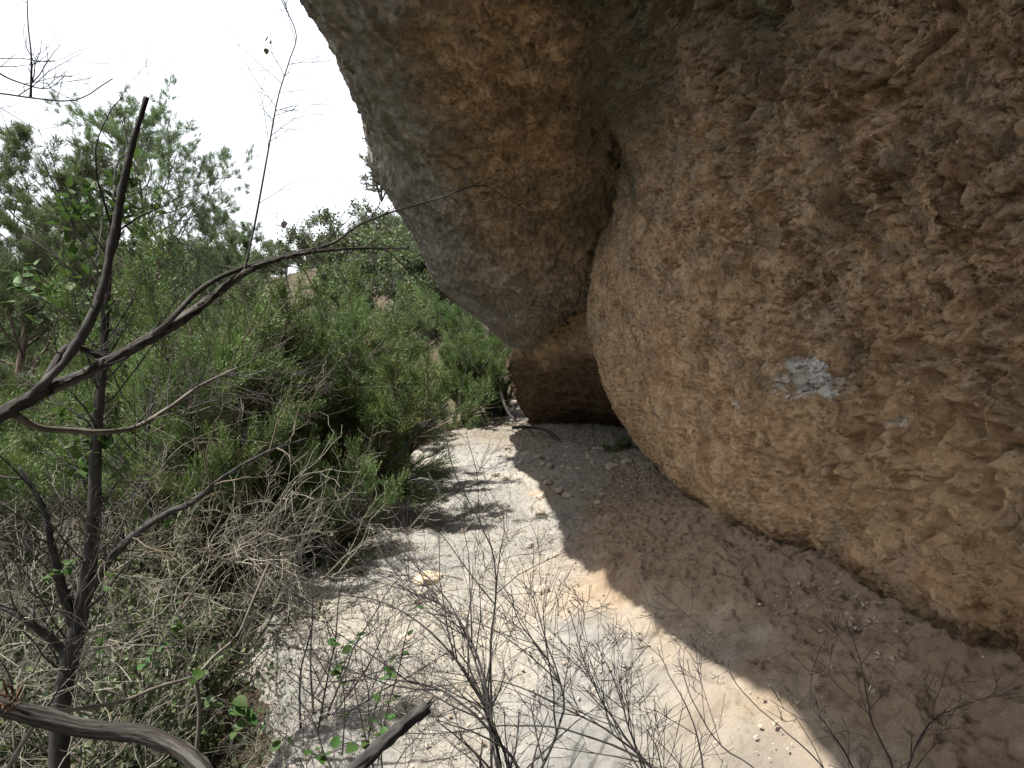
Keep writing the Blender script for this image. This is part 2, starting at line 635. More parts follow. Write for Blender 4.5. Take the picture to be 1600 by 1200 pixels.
# ================================================================ ledge floor (rock)
def build_floor():
    ys = [-5.0]
    while ys[-1] < 20:
        y = ys[-1]
        ys.append(y + (0.2 if y < 1.7 else 0.0039 * y + 0.002))
    ys = np.array(ys)
    xs = np.concatenate([np.linspace(-3.2, -2.0, 36)[:-1], np.linspace(-2.0, 1.9, 370), np.linspace(1.9, 3.2, 24)[1:]])
    Xg, Yg = np.meshgrid(xs, ys)
    sh = Xg.shape
    X, Y = Xg.ravel(), Yg.ravel()
    Z = floor_z(X, Y)
    P = np.stack([X, Y, Z], -1).astype(np.float32)
    edge_line = 0.62 + 0.55 * sstep(4.9, 3.2, Y) + 0.12 * fbm(np.stack([Y * 0.9, 0 * Y, 0 * Y], -1), 3) + 0.55 * sstep(6.0, 8.5, Y)
    wob = 0.10 * fbm(P * 3.0, 4, seed=3)
    brown = sstep(-0.12, 0.16, X - edge_line + wob * 2.2)
    Q = P * np.array([1, 0.8, 1], np.float32)
    z = 0.050 * fbm(Q * 1.2, 4, seed=5)
    F1, F2, ID = worley(Q * 5.0 + 0.35 * np.stack([fbm(Q * 4, 2, seed=s) for s in (11, 12, 13)], -1), seed=4)
    plates = (ID - 0.5) * sstep(0.02, 0.20, F2 - F1)
    z += 0.016 * plates * (0.35 + 0.65 * sstep(-0.2, 0.4, fbm(P * 1.1, 2, seed=21)))
    z += 0.020 * fbm(Q * 8, 5, 0.62, seed=6)
    H1, H2, HI = worley(Q * 15.0 + 0.5 * fbm(Q * 9, 2, seed=17)[:, None], seed=18)
    z += 0.010 * (HI - 0.5) * sstep(0.0, 0.25, H2 - H1)
    # the foot slope is lumpier; pitted
    z += 0.10 * brown * sstep(7.5, 5.8, Y) * sstep(3.2, 4.4, Y)
    rough = brown
    cr = np.abs(perlin(Q * 2.6 + 0.6 * fbm(Q * 3, 3, seed=8)[:, None], seed=44))
    z -= 0.016 * sstep(0.035, 0.0, cr) * sstep(0.0, 0.3, fbm(P * 0.9, 2, seed=45))
    G1, G2, _ = worley(P * 8.0, seed=14)
    z += rough * (0.026 * fbm(P * 4.5, 5, 0.60, seed=7) - 0.012 * sstep(0.45, 0.1, G1))
    z += 0.010 * ridged(P * 14, 2, seed=30) * (0.3 + rough) - 0.010 * (0.3 + rough)
    # shallow gully between the pale floor and the foot slope
    Z = Z + z
    P[:, 2] = Z
    me = np_mesh('rock_floor', P, grid_faces(*sh))
    tan = sstep(-0.75, 0.10, X - edge_line + 0.25 * fbm(P * 1.4, 3, seed=40)) * sstep(7.0, 4.6, Y + 1.2 * wob)
    tan = np.maximum(tan, 0.8 * sstep(0.26, 0.05, np.hypot((X - 0.35) / 1.2, (Y - 7.9) / 1.6)))
    far_shade = sstep(10.0, 12.0, Y + 3.0 * wob + 0.6 * X)  # far floor coloured darker, painting in the shade of the recess
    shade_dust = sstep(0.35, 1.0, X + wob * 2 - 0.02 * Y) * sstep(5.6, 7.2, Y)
    dust_and_shade = np.clip(np.maximum(far_shade, 0.75 * shade_dust), 0, 1)
    set_attr(me, 'tan', np.clip(tan, 0, 1))
    set_attr(me, 'brown', brown * sstep(9.5, 7.5, Y))
    set_attr(me, 'dust_and_shade', dust_and_shade * (0.55 + 0.45 * np.clip(fbm(P * 2, 3, seed=50) + 0.5, 0, 1)))
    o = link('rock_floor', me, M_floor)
    o['kind'] = 'structure'
    return o


build_floor()


def build_ground():
    xs = np.concatenate([-np.geomspace(900, 14, 40), np.linspace(-13.5, 3, 90), np.geomspace(3.3, 400, 24)])
    ys = np.concatenate([-np.geomspace(200, 3, 16), np.linspace(-2.5, 20, 110), np.geomspace(20.5, 1500, 70)])
    Xg, Yg = np.meshgrid(xs, ys)
    Z = ground_z(Xg, Yg)
    P = np.stack([Xg.ravel(), Yg.ravel(), Z], -1)
    o = link('ground', np_mesh('ground', P, grid_faces(*Xg.shape)), M_soil)
    o['kind'] = 'structure'


build_ground()


# ================================================================ cliff: wall, overhang, far block
def rock_disp(P, rough, seed=0, bed=0.0, micro=1.0):
    """outward relief of the limestone, metres"""
    P = P.astype(np.float32)
    warp = np.stack([fbm(P * 2.2, 3, seed=seed + s) for s in (1, 2, 3)], -1) * 0.28
    Q = P + warp
    d = 0.10 * fbm(P * 0.8, 3, seed=seed + 4)
    d += rough * 0.050 * fbm(Q * 3.2, 4, 0.55, seed=seed + 5)
    S = Q * np.array([4.4, 4.2, 5.6], np.float32)
    F1, F2, ID = worley(S, seed=seed + 6)
    d += rough * (0.090 * (ID - 0.55) * sstep(0.0, 0.20, F2 - F1) - 0.105 * sstep(0.42, 0.08, F1) * (ID > 0.62))
    S2 = Q * np.array([10.0, 9.0, 13.0], np.float32)
    F1, F2, ID = worley(S2, seed=seed + 7)
    d += (0.25 + 0.75 * rough) * (0.042 * (ID - 0.5) * sstep(0.0, 0.16, F2 - F1) - 0.045 * sstep(0.42, 0.08, F1) * (ID > 0.55))
    d += (0.4 + 0.6 * rough) * 0.018 * fbm(Q * 14, 4, 0.6, seed=seed + 8)
    d += micro * (0.55 + 0.45 * rough) * (0.020 * ridged(Q * 20, 3, 0.62, seed=seed + 15) - 0.018)
    F1, F2, ID = worley(Q * np.array([26.0, 22.0, 30.0], np.float32), seed=seed + 16)
    d += micro * (0.6 + 0.4 * rough) * (0.020 * (ID - 0.5) * sstep(0.0, 0.22, F2 - F1) - 0.024 * sstep(0.42, 0.1, F1) * (ID > 0.5))
    if bed:
        b = P * np.array([0.7, 0.5, 7.0], np.float32) + warp * 1.5
        d += bed * 0.045 * rough * ridged(b, 3, seed=seed + 9)
    return d


def loft(keysY, profs, ys, nt, dens=None):
    """profs (nk, np, 2) control polygons in X,Z -> grid (len(ys), nt, 3)"""
    profs = np.asarray(profs, float)
    C = catmull(keysY, profs, ys)                              # (ny, np, 2)
    npnt = profs.shape[1]
    mean = profs.mean(0)
    seg = np.linalg.norm(np.diff(mean, axis=0), axis=1)
    w = seg if dens is None else seg * np.asarray(dens)
    cum = np.concatenate([[0], np.cumsum(w)])
    t = np.interp(np.linspace(0, cum[-1], nt), cum, np.arange(npnt))
    G = catmull(np.arange(npnt), C.transpose(1, 0, 2), t)      # (nt, ny, 2)
    G = G.transpose(1, 0, 2)
    return np.concatenate([G[..., :1], np.broadcast_to(ys[:, None, None], G[..., :1].shape), G[..., 1:]], -1)


def near_rows(a, b, y0, k, coarse, y1=99):
    ys = [a]
    while ys[-1] < b:
        y = ys[-1]
        ys.append(y + (coarse if y < y0 or y > y1 else k * y))
    return np.array(ys)


def build_wall():
    K = [-5, 1, 2, 3.5, 5, 7, 8.2, 9.1, 9.7, 10.5, 12]
    #      under     foot          ...   going up ...            crest
    Pf = [[(3.2, -1.4), (2.2, -1.05), (1.66, -0.86), (1.62, -0.35), (1.5, 0.3), (1.25, 1.0), (1.0, 1.7), (0.9, 2.4), (1.4, 3.4), (3, 4)],
          [(3.2, -1.4), (2.2, -1.05), (1.66, -0.86), (1.62, -0.35), (1.5, 0.3), (1.25, 1.0), (1.0, 1.7), (0.9, 2.4), (1.4, 3.4), (3, 4)],
          [(3.2, -1.4), (2.2, -1.10), (1.63, -0.92), (1.60, -0.40), (1.5, 0.25), (1.25, 1.0), (0.95, 1.65), (0.45, 2.1), (-0.3, 2.6), (1, 4)],
          [(3.2, -1.5), (2.2, -1.25), (1.63, -1.12), (1.52, -0.65), (1.38, 0.1), (1.20, 0.85), (0.98, 1.5), (0.55, 1.98), (-0.2, 2.5), (1, 4)],
          [(3.2, -1.7), (2.2, -1.50), (1.64, -1.34), (1.40, -0.80), (1.22, 0.0), (1.10, 0.80), (1.02, 1.40), (0.72, 1.85), (0.2, 2.4), (1.2, 4)],
          [(3.2, -1.8), (2.2, -1.60), (1.66, -1.38), (1.30, -0.75), (1.08, 0.0), (1.02, 0.70), (1.06, 1.30), (1.05, 1.80), (1.1, 2.6), (2.2, 4)],
          [(3.2, -1.8), (2.2, -1.60), (1.68, -1.34), (1.30, -0.70), (1.05, 0.0), (0.97, 0.60), (1.03, 1.15), (1.16, 1.75), (1.5, 2.8), (2.6, 4)],
          [(3.2, -1.8), (2.3, -1.60), (1.72, -1.28), (1.36, -0.65), (1.10, 0.0), (1.00, 0.50), (1.20, 1.10), (1.6, 1.9), (2.2, 3.0), (3, 4)],
          [(3.4, -1.8), (2.6, -1.60), (2.05, -1.30), (1.70, -0.65), (1.45, 0.0), (1.35, 0.50), (1.50, 1.10), (1.9, 1.9), (2.4, 3.0), (3, 4)],
          [(3.8, -1.8), (3.2, -1.60), (2.80, -1.30), (2.40, -0.65), (2.20, 0.0), (2.10, 0.50), (2.20, 1.10), (2.4, 1.9), (2.8, 3.0), (3.4, 4)],
          [(4.4, -1.8), (4.0, -1.60), (3.70, -1.30), (3.40, -0.65), (3.20, 0.0), (3.10, 0.50), (3.20, 1.10), (3.3, 1.9), (3.5, 3.0), (3.8, 4)]]
    ys = near_rows(-5, 12, 1.5, 0.0033, 0.12, 9.7)
    G = loft(K, Pf, ys, 540, [0.25, 0.8, 1, 1, 1, 1, 1, 0.6, 0.3])
    N = grid_normals(G)
    if N[len(ys) // 2, 260, 0] > 0:
        N = -N
    sh = G.shape[:2]
    P = G.reshape(-1, 3)
    X, Y, Z = P[:, 0], P[:, 1], P[:, 2]
    rough = 0.40 + 0.68 * sstep(6.0, 2.2, Y + 0.9 * (0.2 - Z) * 1.0 + 0.5 * fbm(P * 0.9, 2, seed=77))
    rough *= 0.55 + 0.45 * sstep(-1.2, -0.5, Z)
    d = rock_disp(P, rough, seed=100, bed=0.45)
    # overhanging shelves with dark slots where the wall is most broken
    c = at(1265, 588, 2.92)
    sc = at(1265, 588, 3.2)
    ray = np.array(sc) / np.linalg.norm(sc)
    rel = P @ ray
    off = P - rel[:, None] * ray
    mu = off[:, 0] / 0.125
    mv = off[:, 2] / 0.105
    mask = 1 - np.hypot(mu, mv) + 0.75 * fbm(P * 10, 5, 0.66, seed=91)
    scar = sstep(0.1, 0.22, mask)
    for (px, py, w) in ((1150, 628, 0.035), (1518, 678, 0.03), (1395, 660, 0.035), (1125, 650, 0.03), (1180, 545, 0.02), (1560, 480, 0.03)):
        rr = np.array(at(px, py, 3.0))
        rr /= np.linalg.norm(rr)
        o2 = P - (P @ rr)[:, None] * rr
        mk = 1 - np.hypot(o2[:, 0] / w, o2[:, 2] / (w * 0.7)) + 0.9 * fbm(P * 12, 3, 0.65, seed=92)
        scar = np.maximum(scar, 0.55 * sstep(0.2, 0.5, mk))
    d = d - scar * (0.025 + 0.02 * np.abs(fbm(P * 22, 3, 0.6, seed=93)))
    P2 = P + N.reshape(-1, 3) * d[:, None]
    me = np_mesh('cliff_wall', P2, grid_faces(*sh))
    set_attr(me, 'scar', scar)
    grey = 0.28 * sstep(0.0, 0.6, fbm(P * 3.5, 4, 0.6, seed=60)) + 0.2 * sstep(0.6, 1.6, Z)
    set_attr(me, 'grey', np.clip(grey, 0, 1))
    ang = X / np.maximum(Y, 0.5)
    algae = sstep(1.0, 1.7, Z + 0.4 * fbm(P * 1.2, 3, seed=61)) * 0.9
    set_attr(me, 'algae', algae)
    stain_and_shade = 0.9 * sstep(0.16, -0.02, Z - np.interp(Y, [1, 2, 3.5, 5, 7, 9], [-0.86, -0.92, -1.12, -1.34, -1.38, -1.28]) + 0.12 * fbm(P * 3, 3, seed=62))  # darker brown band along the wall foot
    set_attr(me, 'stain_and_shade', stain_and_shade)
    set_attr(me, 'warm', 0.65 * sstep(0.3, -0.7, Z + 0.5 * fbm(P * 0.9, 3, seed=64)))
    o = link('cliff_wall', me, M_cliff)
    o['kind'] = 'structure'


build_wall()


def build_overhang():
    K = [-6, 0.2, 1.15, 3.4, 4.3, 5.0, 6.5, 8, 9.5, 11, 12.5, 14, 15.5, 18]

    def prof(lip, b, top):
        # b: belly points from right to left; lip; outer face; top
        (lx, lz) = lip
        return [(4.5, b[0][1] + 0.5)] + b + [lip, (lx - 0.12, lz + 0.55), (lx - 0.10, lz + 1.5), (lx + 0.2, top - 0.8), (lx + 1.6, top), (5.0, top + 0.6)]
    Pf = [prof((-3.4, 2.6), [(2.2, 2.6), (1.2, 2.25), (0.4, 2.15), (-0.8, 2.2), (-2.2, 2.35)], 7.0),  # unseen lip behind the camera pushed outward to darken floor and wall
          prof((-3.0, 2.7), [(2.2, 2.6), (1.2, 2.25), (0.4, 2.15), (-0.8, 2.2), (-2.2, 2.35)], 7.0),
          prof((-1.04, 2.75), [(2.2, 2.6), (1.2, 2.25), (0.6, 2.15), (0.0, 2.2), (-0.45, 2.35)], 7.0),
          prof((-1.20, 2.75), [(2.2, 2.6), (1.2, 2.25), (0.6, 2.10), (0.0, 2.15), (-0.5, 2.35)], 7.0),
          prof((-1.36, 2.68), [(2.2, 2.6), (1.2, 2.25), (0.6, 2.05), (0.0, 2.08), (-0.7, 2.25)], 7.0),
          prof((-1.52, 2.58), [(2.2, 2.6), (1.2, 2.20), (0.7, 1.98), (0.0, 1.95), (-0.8, 2.15)], 7.0),
          prof((-1.60, 2.62), [(2.2, 2.5), (1.3, 1.95), (0.8, 1.72), (0.0, 1.70), (-0.9, 1.98)], 7.0),
          prof((-1.64, 2.50), [(2.2, 2.1), (1.25, 1.40), (0.8, 1.15), (0.0, 1.22), (-0.9, 1.65)], 7.0),
          prof((-1.75, 2.05), [(2.2, 1.5), (1.2, 0.80), (0.7, 0.56), (0.0, 0.68), (-0.9, 1.20)], 6.5),
          prof((-1.42, 1.40), [(2.2, 1.3), (1.3, 0.72), (0.7, 0.26), (0.0, 0.26), (-0.8, 0.78)], 6.0),
          prof((-1.02, 0.78), [(2.2, 1.1), (1.4, 0.80), (0.8, 0.26), (0.3, -0.04), (-0.4, 0.24)], 5.5),
          prof((-0.20, 0.36), [(2.4, 1.1), (1.6, 0.8), (1.1, 0.45), (0.7, 0.15), (0.25, 0.05)], 5.0),
          prof((0.75, 0.60), [(3.0, 0.4), (2.4, 0.2), (2.0, 0.1), (1.6, 0.15), (1.15, 0.3)], 5.0),
          prof((2.6, 0.8), [(4.4, 0.6), (4.0, 0.4), (3.6, 0.3), (3.3, 0.4), (2.9, 0.6)], 5.0)]
    ys = near_rows(-6, 18, 3.0, 0.0042, 0.14, 15.0)
    G = loft(K, Pf, ys, 460, [0.3, 1, 1.2, 1.2, 1.2, 1.2, 1.2, 0.6, 0.25, 0.15, 0.1])
    N = grid_normals(G)
    mid = np.argmin(np.abs(ys - 7))
    if N[mid, 165, 2] > 0:
        N = -N
    sh = G.shape[:2]
    P = G.reshape(-1, 3)
    X, Y, Z = P[:, 0], P[:, 1], P[:, 2]
    lipx = np.interp(Y, K, [p[6][0] for p in Pf])
    lipz = np.interp(Y, K, [p[6][1] for p in Pf])
    inner = sstep(0.45, 1.35, X - lipx - 0.35 * fbm(P * 0.9, 3, seed=205))       # 0 at the lip, 1 deep under
    inner *= sstep(0.5, 0.0, Z - lipz)
    rough = 0.22 + 0.5 * inner
    d = rock_disp(P, rough, seed=200, bed=0.0, micro=0.18 + 0.5 * inner)
    # thin inclined lamination following the hanging nose
    L = np.stack([X * 1.2, Y * 0.35, (Z + 0.45 * Y) * 5.5 + 0.9 * X], -1).astype(np.float32)
    warp = fbm(P * 1.3, 3, seed=221)[:, None] * 0.9
    d += 0.020 * ridged(L + warp, 3, seed=222) - 0.02
    d += 0.05 * fbm(L * 0.33 + warp, 2, seed=223)
    P2 = P + N.reshape(-1, 3) * d[:, None]
    me = np_mesh('rock_overhang', P2, grid_faces(*sh))
    grey = (1 - inner) * 1.0 + 0.25 * sstep(0.1, 0.6, fbm(P * 1.2, 3, seed=240)) + 0.62 * sstep(6.8, 9.5, Y)
    set_attr(me, 'grey', np.clip(grey, 0, 1))
    cre = np.interp(Y, [4, 5, 6.5, 8], [0.85, 1.0, 1.15, 1.15])
    algae = sstep(0.55, 0.05, np.abs(X - cre + 0.25) + 0.25 * fbm(P * 1.5, 3, seed=241)) * sstep(9, 6.5, Y)
    set_attr(me, 'algae', algae)
    lam = ridged(L * 1.7 + warp * 1.3, 3, 0.6, seed=226)
    set_attr(me, 'lamina', np.clip(sstep(0.95, 1.5, lam) * (0.45 + 0.55 * sstep(-0.3, 0.4, fbm(P * 1.1, 2, seed=227))), 0, 1))
    set_attr(me, 'stain_and_shade', 0.35 * sstep(0.2, 0.7, fbm(P * np.array([1, 0.6, 2.0]), 3, seed=242)))
    set_attr(me, 'scar', np.zeros(len(P)))
    o = link('rock_overhang', me, M_cliff)
    o['kind'] = 'structure'


build_overhang()


def build_far_block():
    plan = np.array([(1.55, 8.6), (1.32, 9.2), (1.16, 9.9), (1.0, 10.6), (0.76, 11.4), (0.42, 12.2), (0.06, 13.0), (-0.08, 13.7), (0.08, 14.5), (0.55, 15.6), (1.3, 16.6), (3.0, 18.0)])
    path = smooth_line(np.concatenate([plan, np.zeros((len(plan), 1))], 1), 300)[:, :2]
    tan = np.gradient(path, axis=0)
    tan /= np.linalg.norm(tan, axis=1)[:, None]
    nor = np.stack([tan[:, 1], -tan[:, 0]], -1)
    if nor[120] @ np.array([-0.6, -0.8]) < 0:
        nor = -nor
    sy = path[:, 1].copy()
    sy[np.argmax(path[:, 1] > 17):] = 17
    brow = np.interp(sy, [8.6, 9.5, 10.6, 12.2, 13.2, 14.2, 16], [0.55, 0.50, 0.34, 0.02, -0.25, -0.45, -0.3])
    und = np.interp(sy, [8.6, 10.6, 12.2, 13.0, 13.7, 15], [2.9, 2.6, 1.8, 1.05, 0.45, 0.2])
    nz = 170
    tz = np.linspace(0, 7, nz)
    # rows: below floor, floor, shin, belly, under brow, brow, above, top   (offset inward in units of und, height 0 floor .. 1 brow)
    inn = catmull(np.arange(8), np.array([1.12, 1.0, 0.84, 0.56, 0.20, 0.0, 0.0, 0.0]), tz)
    hh = catmull(np.arange(8), np.array([-0.25, 0.02, 0.10, 0.27, 0.62, 1.0, 1.0, 1.0]), tz)
    up = catmull(np.arange(8), np.array([0, 0, 0, 0, 0, 0, 0.35, 1.4]), tz)
    back = catmull(np.arange(8), np.array([0, 0, 0, 0, 0, 0, 0.14, 0.9]), tz)
    G = np.zeros((300, nz, 3))
    off = -(inn[None, :] * und[:, None] + back[None, :])
    G[..., 0] = path[:, None, 0] + nor[:, None, 0] * off
    G[..., 1] = path[:, None, 1] + nor[:, None, 1] * off
    G[..., 2] = -1.6 + hh[None, :] * (brow[:, None] + 1.6) + up[None, :]
    N = grid_normals(G)
    if (N[120, 80, :2] @ nor[120]) < 0:
        N = -N
    P = G.reshape(-1, 3)
    d = rock_disp(P, np.full(len(P), 0.6), seed=300, bed=0.6)
    P2 = P + N.reshape(-1, 3) * d[:, None]
    me = np_mesh('cliff_foot', P2, grid_faces(300, 170))
    s = np.repeat(np.linspace(0, 1, 300), 170)
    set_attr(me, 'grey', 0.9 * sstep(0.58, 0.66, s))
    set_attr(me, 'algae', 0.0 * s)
    set_attr(me, 'stain_and_shade', 1.0 * sstep(0.05, -0.45, P[:, 2] + 0.18 * fbm(P * 1.7, 3, seed=310)))  # underside darkened in colour to stand in for the recess's shade
    set_attr(me, 'scar', 0.0 * s)
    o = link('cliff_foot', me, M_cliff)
    o['kind'] = 'structure'


build_far_block()


# ================================================================ plants: generators
def grow(rng, p, d, length, n, wander, lift):
    pts = [np.array(p, float)]
    d = np.array(d, float)
    d /= np.linalg.norm(d)
    st = length / n
    for i in range(n):
        d = d + rng.normal(size=3) * wander + np.array([0, 0, lift])
        d /= np.linalg.norm(d)
        pts.append(pts[-1] + d * st)
    return np.array(pts)


def branching(rng, p, d, length, r, level, out, wander=0.16, lift=0.03, kids=(5, 8), shrink=(0.35, 0.6), ang=0.75, zig=1.0, rmin=0.0011, lv0=None):
    if lv0 is None:
        lv0 = level
    n = max(4, int(length / 0.07)) if level > 0 else max(3, int(length / 0.05))
    n = min(n, 14)
    pts = grow(rng, p, d, length, n, wander * zig, lift)
    rad = np.linspace(r, max(r * 0.35, rmin), n + 1)
    out.append((lv0 - level, pts, rad))
    if level == 0:
        return
    for k in range(rng.randint(kids[0], kids[1] + 1)):
        t = rng.uniform(0.22, 1.0)
        i = min(int(t * n), n - 1)
        q = pts[i] + (pts[i + 1] - pts[i]) * (t * n - i)
        dd = pts[i + 1] - pts[i]
        dd = dd / np.linalg.norm(dd)
        side = rng.normal(size=3)
        side -= dd * (side @ dd)
        side /= np.linalg.norm(side) + 1e-9
        a = rng.uniform(0.5, 1.2) * ang
        nd = dd * math.cos(a) + side * math.sin(a)
        rr = max(np.interp(t * n, np.arange(n + 1), rad) * rng.uniform(0.45, 0.72), rmin)
        branching(rng, q, nd, length * rng.uniform(*shrink), rr, level - 1, out, wander * 1.15, lift, kids, shrink, ang, zig, rmin, lv0)


def bare_shrub(name, seed, height, nstem, spread, level, r, stem_mat, twig_mat, label, cat='shrub', group=None, lift=0.02, kids=(5, 8), lean=(0, 0), wander=0.15, shrink=(0.35, 0.6)):
    rng = np.random.RandomState(seed)
    root = empty(name, (0, 0, 0), label, cat, group)
    stems, twigs = [], []
    for k in range(nstem):
        a = rng.uniform(0, 2 * math.pi)
        s = spread * math.sqrt(rng.uniform(0.05, 1))
        d = np.array([math.cos(a) * s + lean[0], math.sin(a) * s + lean[1], 1.0])
        out = []
        branching(rng, (0.05 * math.cos(a), 0.05 * math.sin(a), -0.05), d, height * rng.uniform(0.7, 1.1), r * rng.uniform(0.7, 1.1), level, out, wander, lift, kids, shrink)
        for lv, pts, rad in out:
            (stems if lv == 0 else twigs).append((pts, rad))
    for s in stems:
        link('stem', tubes_mesh('stem', [s]), stem_mat, root)
    t = link('twigs', tubes_mesh('twigs', twigs), twig_mat, root)
    t['kind'] = 'stuff'
    return root


def needle_tuft(rng, n, length, width, spread):
    """little brush of needles about +Z"""
    V, F = [], []
    for k in range(n):
        a = rng.uniform(0, 2 * math.pi)
        s = spread * math.sqrt(rng.rand())
        d = np.array([math.cos(a) * s, math.sin(a) * s, 1.0 - 0.5 * s])
        d /= np.linalg.norm(d)
        L = length * rng.uniform(0.7, 1.1)
        w = np.cross(d, rng.normal(size=3))
        w = w / np.linalg.norm(w) * width * 0.5
        base = np.array([0, 0, rng.uniform(-0.3, 0.25) * length])
        V += [base - w, base + w, base + d * L]
        F.append((3 * k, 3 * k + 1, 3 * k + 2))
    return np.array(V, np.float32), np.array(F, np.int32)


def pine(name, seed, height, crown_lo, radius, tufts_per, label, group=None, lean=(0.03, 0)):
    rng = np.random.RandomState(seed)
    root = empty(name, (0, 0, 0), label, 'tree', group)
    trunk = grow(rng, (0, 0, -0.3), (lean[0], lean[1], 1), height * 0.97, 14, 0.045, 0.05)
    link('trunk', tubes_mesh('trunk', [(trunk, np.linspace(0.016 * height, 0.02, 15))]), M_pinebark, root)
    limbs, tips, dirs = [], [], []
    nl = 44
    tufts_per += 4
    for k in range(nl):
        t = crown_lo + (1 - crown_lo) * (k + rng.rand()) / nl
        i = min(int(t * 14), 13)
        p = trunk[i] + (trunk[i + 1] - trunk[i]) * (t * 14 - i)
        u = (t - crown_lo) / (1 - crown_lo)
        L = radius * (0.42 + 0.62 * math.sin(math.pi * (0.12 + 0.76 * u))) * rng.uniform(0.82, 1.05)
        a = k * 2.4 + rng.uniform(-0.5, 0.5)
        d = (math.cos(a), math.sin(a), 0.3 + 0.9 * u * u)
        out = []
        branching(rng, p, d, L, 0.028 * (1.2 - u * 0.7), 2, out, 0.13, 0.05, (5, 7), (0.3, 0.5), 0.8, 1.0, 0.003)
        for lv, pts, rad in out:
            if lv < 2 or rng.rand() < 0.4:
                limbs.append((pts, rad))
            if lv >= 1:
                m = len(pts)
                for q in range(tufts_per if lv == 2 else max(1, tufts_per - 1)):
                    j = rng.uniform(0.35, 1.0) * (m - 1)
                    jj = min(int(j), m - 2)
                    tips.append(pts[jj] + (pts[jj + 1] - pts[jj]) * (j - jj) + rng.normal(size=3) * 0.03)
                    dirs.append(pts[jj + 1] - pts[jj])
    lm = link('limbs', tubes_mesh('limbs', limbs), M_pinebark, root)
    lm['kind'] = 'stuff'
    tv, tf = needle_tuft(rng, 14, 0.13, 0.009, 0.95)
    tips, dirs = np.array(tips), np.array(dirs)
    dirs = dirs / np.linalg.norm(dirs, axis=1)[:, None] + np.array([0, 0, 0.5]) + rng.normal(size=dirs.shape) * 0.3
    V, F = scatter(tv, tf, tips, rot_to(dirs, rng), rng.uniform(0.7, 1.25, len(tips)))
    c = link('crown', np_mesh('crown', V, F, False), M_pine, root)
    c['kind'] = 'stuff'
    return root


def juniper(name, seed, height, radius, nspray, label, group=None, upright=0.55):
    rng = np.random.RandomState(seed)
    root = empty(name, (0, 0, 0), label, 'shrub', group)
    # template spray: axis with side shoots clothed in short needles
    V, F = [], []

    def needle(p, d, L, w):
        s = np.cross(d, rng.normal(size=3))
        s = s / (np.linalg.norm(s) + 1e-9) * w
        k = len(V)
        V.extend([p - s, p + s, p + d * L])
        F.append((k, k + 1, k + 2))
    for sh in range(8):
        z0 = 0.02 * sh + 0.02
        a = sh * 2.4
        ax = np.array([math.cos(a) * 0.42, math.sin(a) * 0.42, 1.0]) if sh < 7 else np.array([0, 0, 1.0])
        ax /= np.linalg.norm(ax)
        L = 0.15 - 0.010 * sh if sh < 7 else 0.22
        p0 = np.array([0, 0, z0 if sh < 7 else 0.0])
        for k in range(11 if sh < 7 else 14):
            t = (k + rng.rand()) / (11 if sh < 7 else 14)
            b = rng.normal(size=3)
            b -= ax * (b @ ax)
            b /= np.linalg.norm(b)
            d = ax * 0.85 + b * 0.6
            needle(p0 + ax * L * t, d / np.linalg.norm(d), 0.028 * rng.uniform(0.7, 1.2), 0.0040)
    tv, tf = np.array(V, np.float32), np.array(F, np.int32)
    stems, pos, dirs = [], [], []
    ns = 8
    for k in range(ns):
        a = k * 2.4 + rng.uniform(-0.4, 0.4)
        s = rng.uniform(0.15, 1.0) * radius / height * 1.25
        out = []
        branching(rng, (0.04 * math.cos(a), 0.04 * math.sin(a), -0.1), (math.cos(a) * s, math.sin(a) * s, 1.0), height * rng.uniform(0.65, 1.02), 0.028, 2, out, 0.10, 0.03, (9, 12), (0.22, 0.42), 0.7, 1.0, 0.0025)
        for lv, pts, rad in out:
            stems.append((lv, pts, rad))
    plumes = [pts for lv, pts, rad in stems if lv == 2]
    plumes = [plumes[i] for i in rng.permutation(len(plumes))[:nspray // 11]]
    plumes += [pts[len(pts) // 2:] for lv, pts, rad in stems if lv == 1]
    tones = []
    for pts in plumes:
        tn = rng.rand() ** 1.8 * 0.9
        m = len(pts)
        ax = pts[-1] - pts[0]
        ax = ax / np.linalg.norm(ax)
        up = np.array([0, 0, upright])
        for q in range(10):
            tones.append(tn)
            j = (q + rng.rand()) / 10 * (m - 1)
            jj = min(int(j), m - 2)
            p = pts[jj] + (pts[jj + 1] - pts[jj]) * (j - jj)
            pos.append(p + rng.normal(size=3) * 0.022)
            dirs.append(ax + up * 0.6 + rng.normal(size=3) * (0.5 - 0.35 * q / 10))
    for lv, pts, rad in stems:
        if lv == 0:
            link('stem', tubes_mesh('stem', [(pts, rad)]), M_darkbark, root)
    tw = link('twigs', tubes_mesh('twigs', [(p, r) for lv, p, r in stems if lv >= 1]), M_browntwig, root)
    tw['kind'] = 'stuff'
    V, F = scatter(tv, tf, np.array(pos), rot_to(np.array(dirs), rng), rng.uniform(0.6, 1.15, len(pos)))
    c = link('foliage', np_mesh('foliage', V, F, False), M_juniper, root)
    set_attr(c.data, 'tone', np.repeat(tones, len(tv)))
    c['kind'] = 'stuff'
    return root


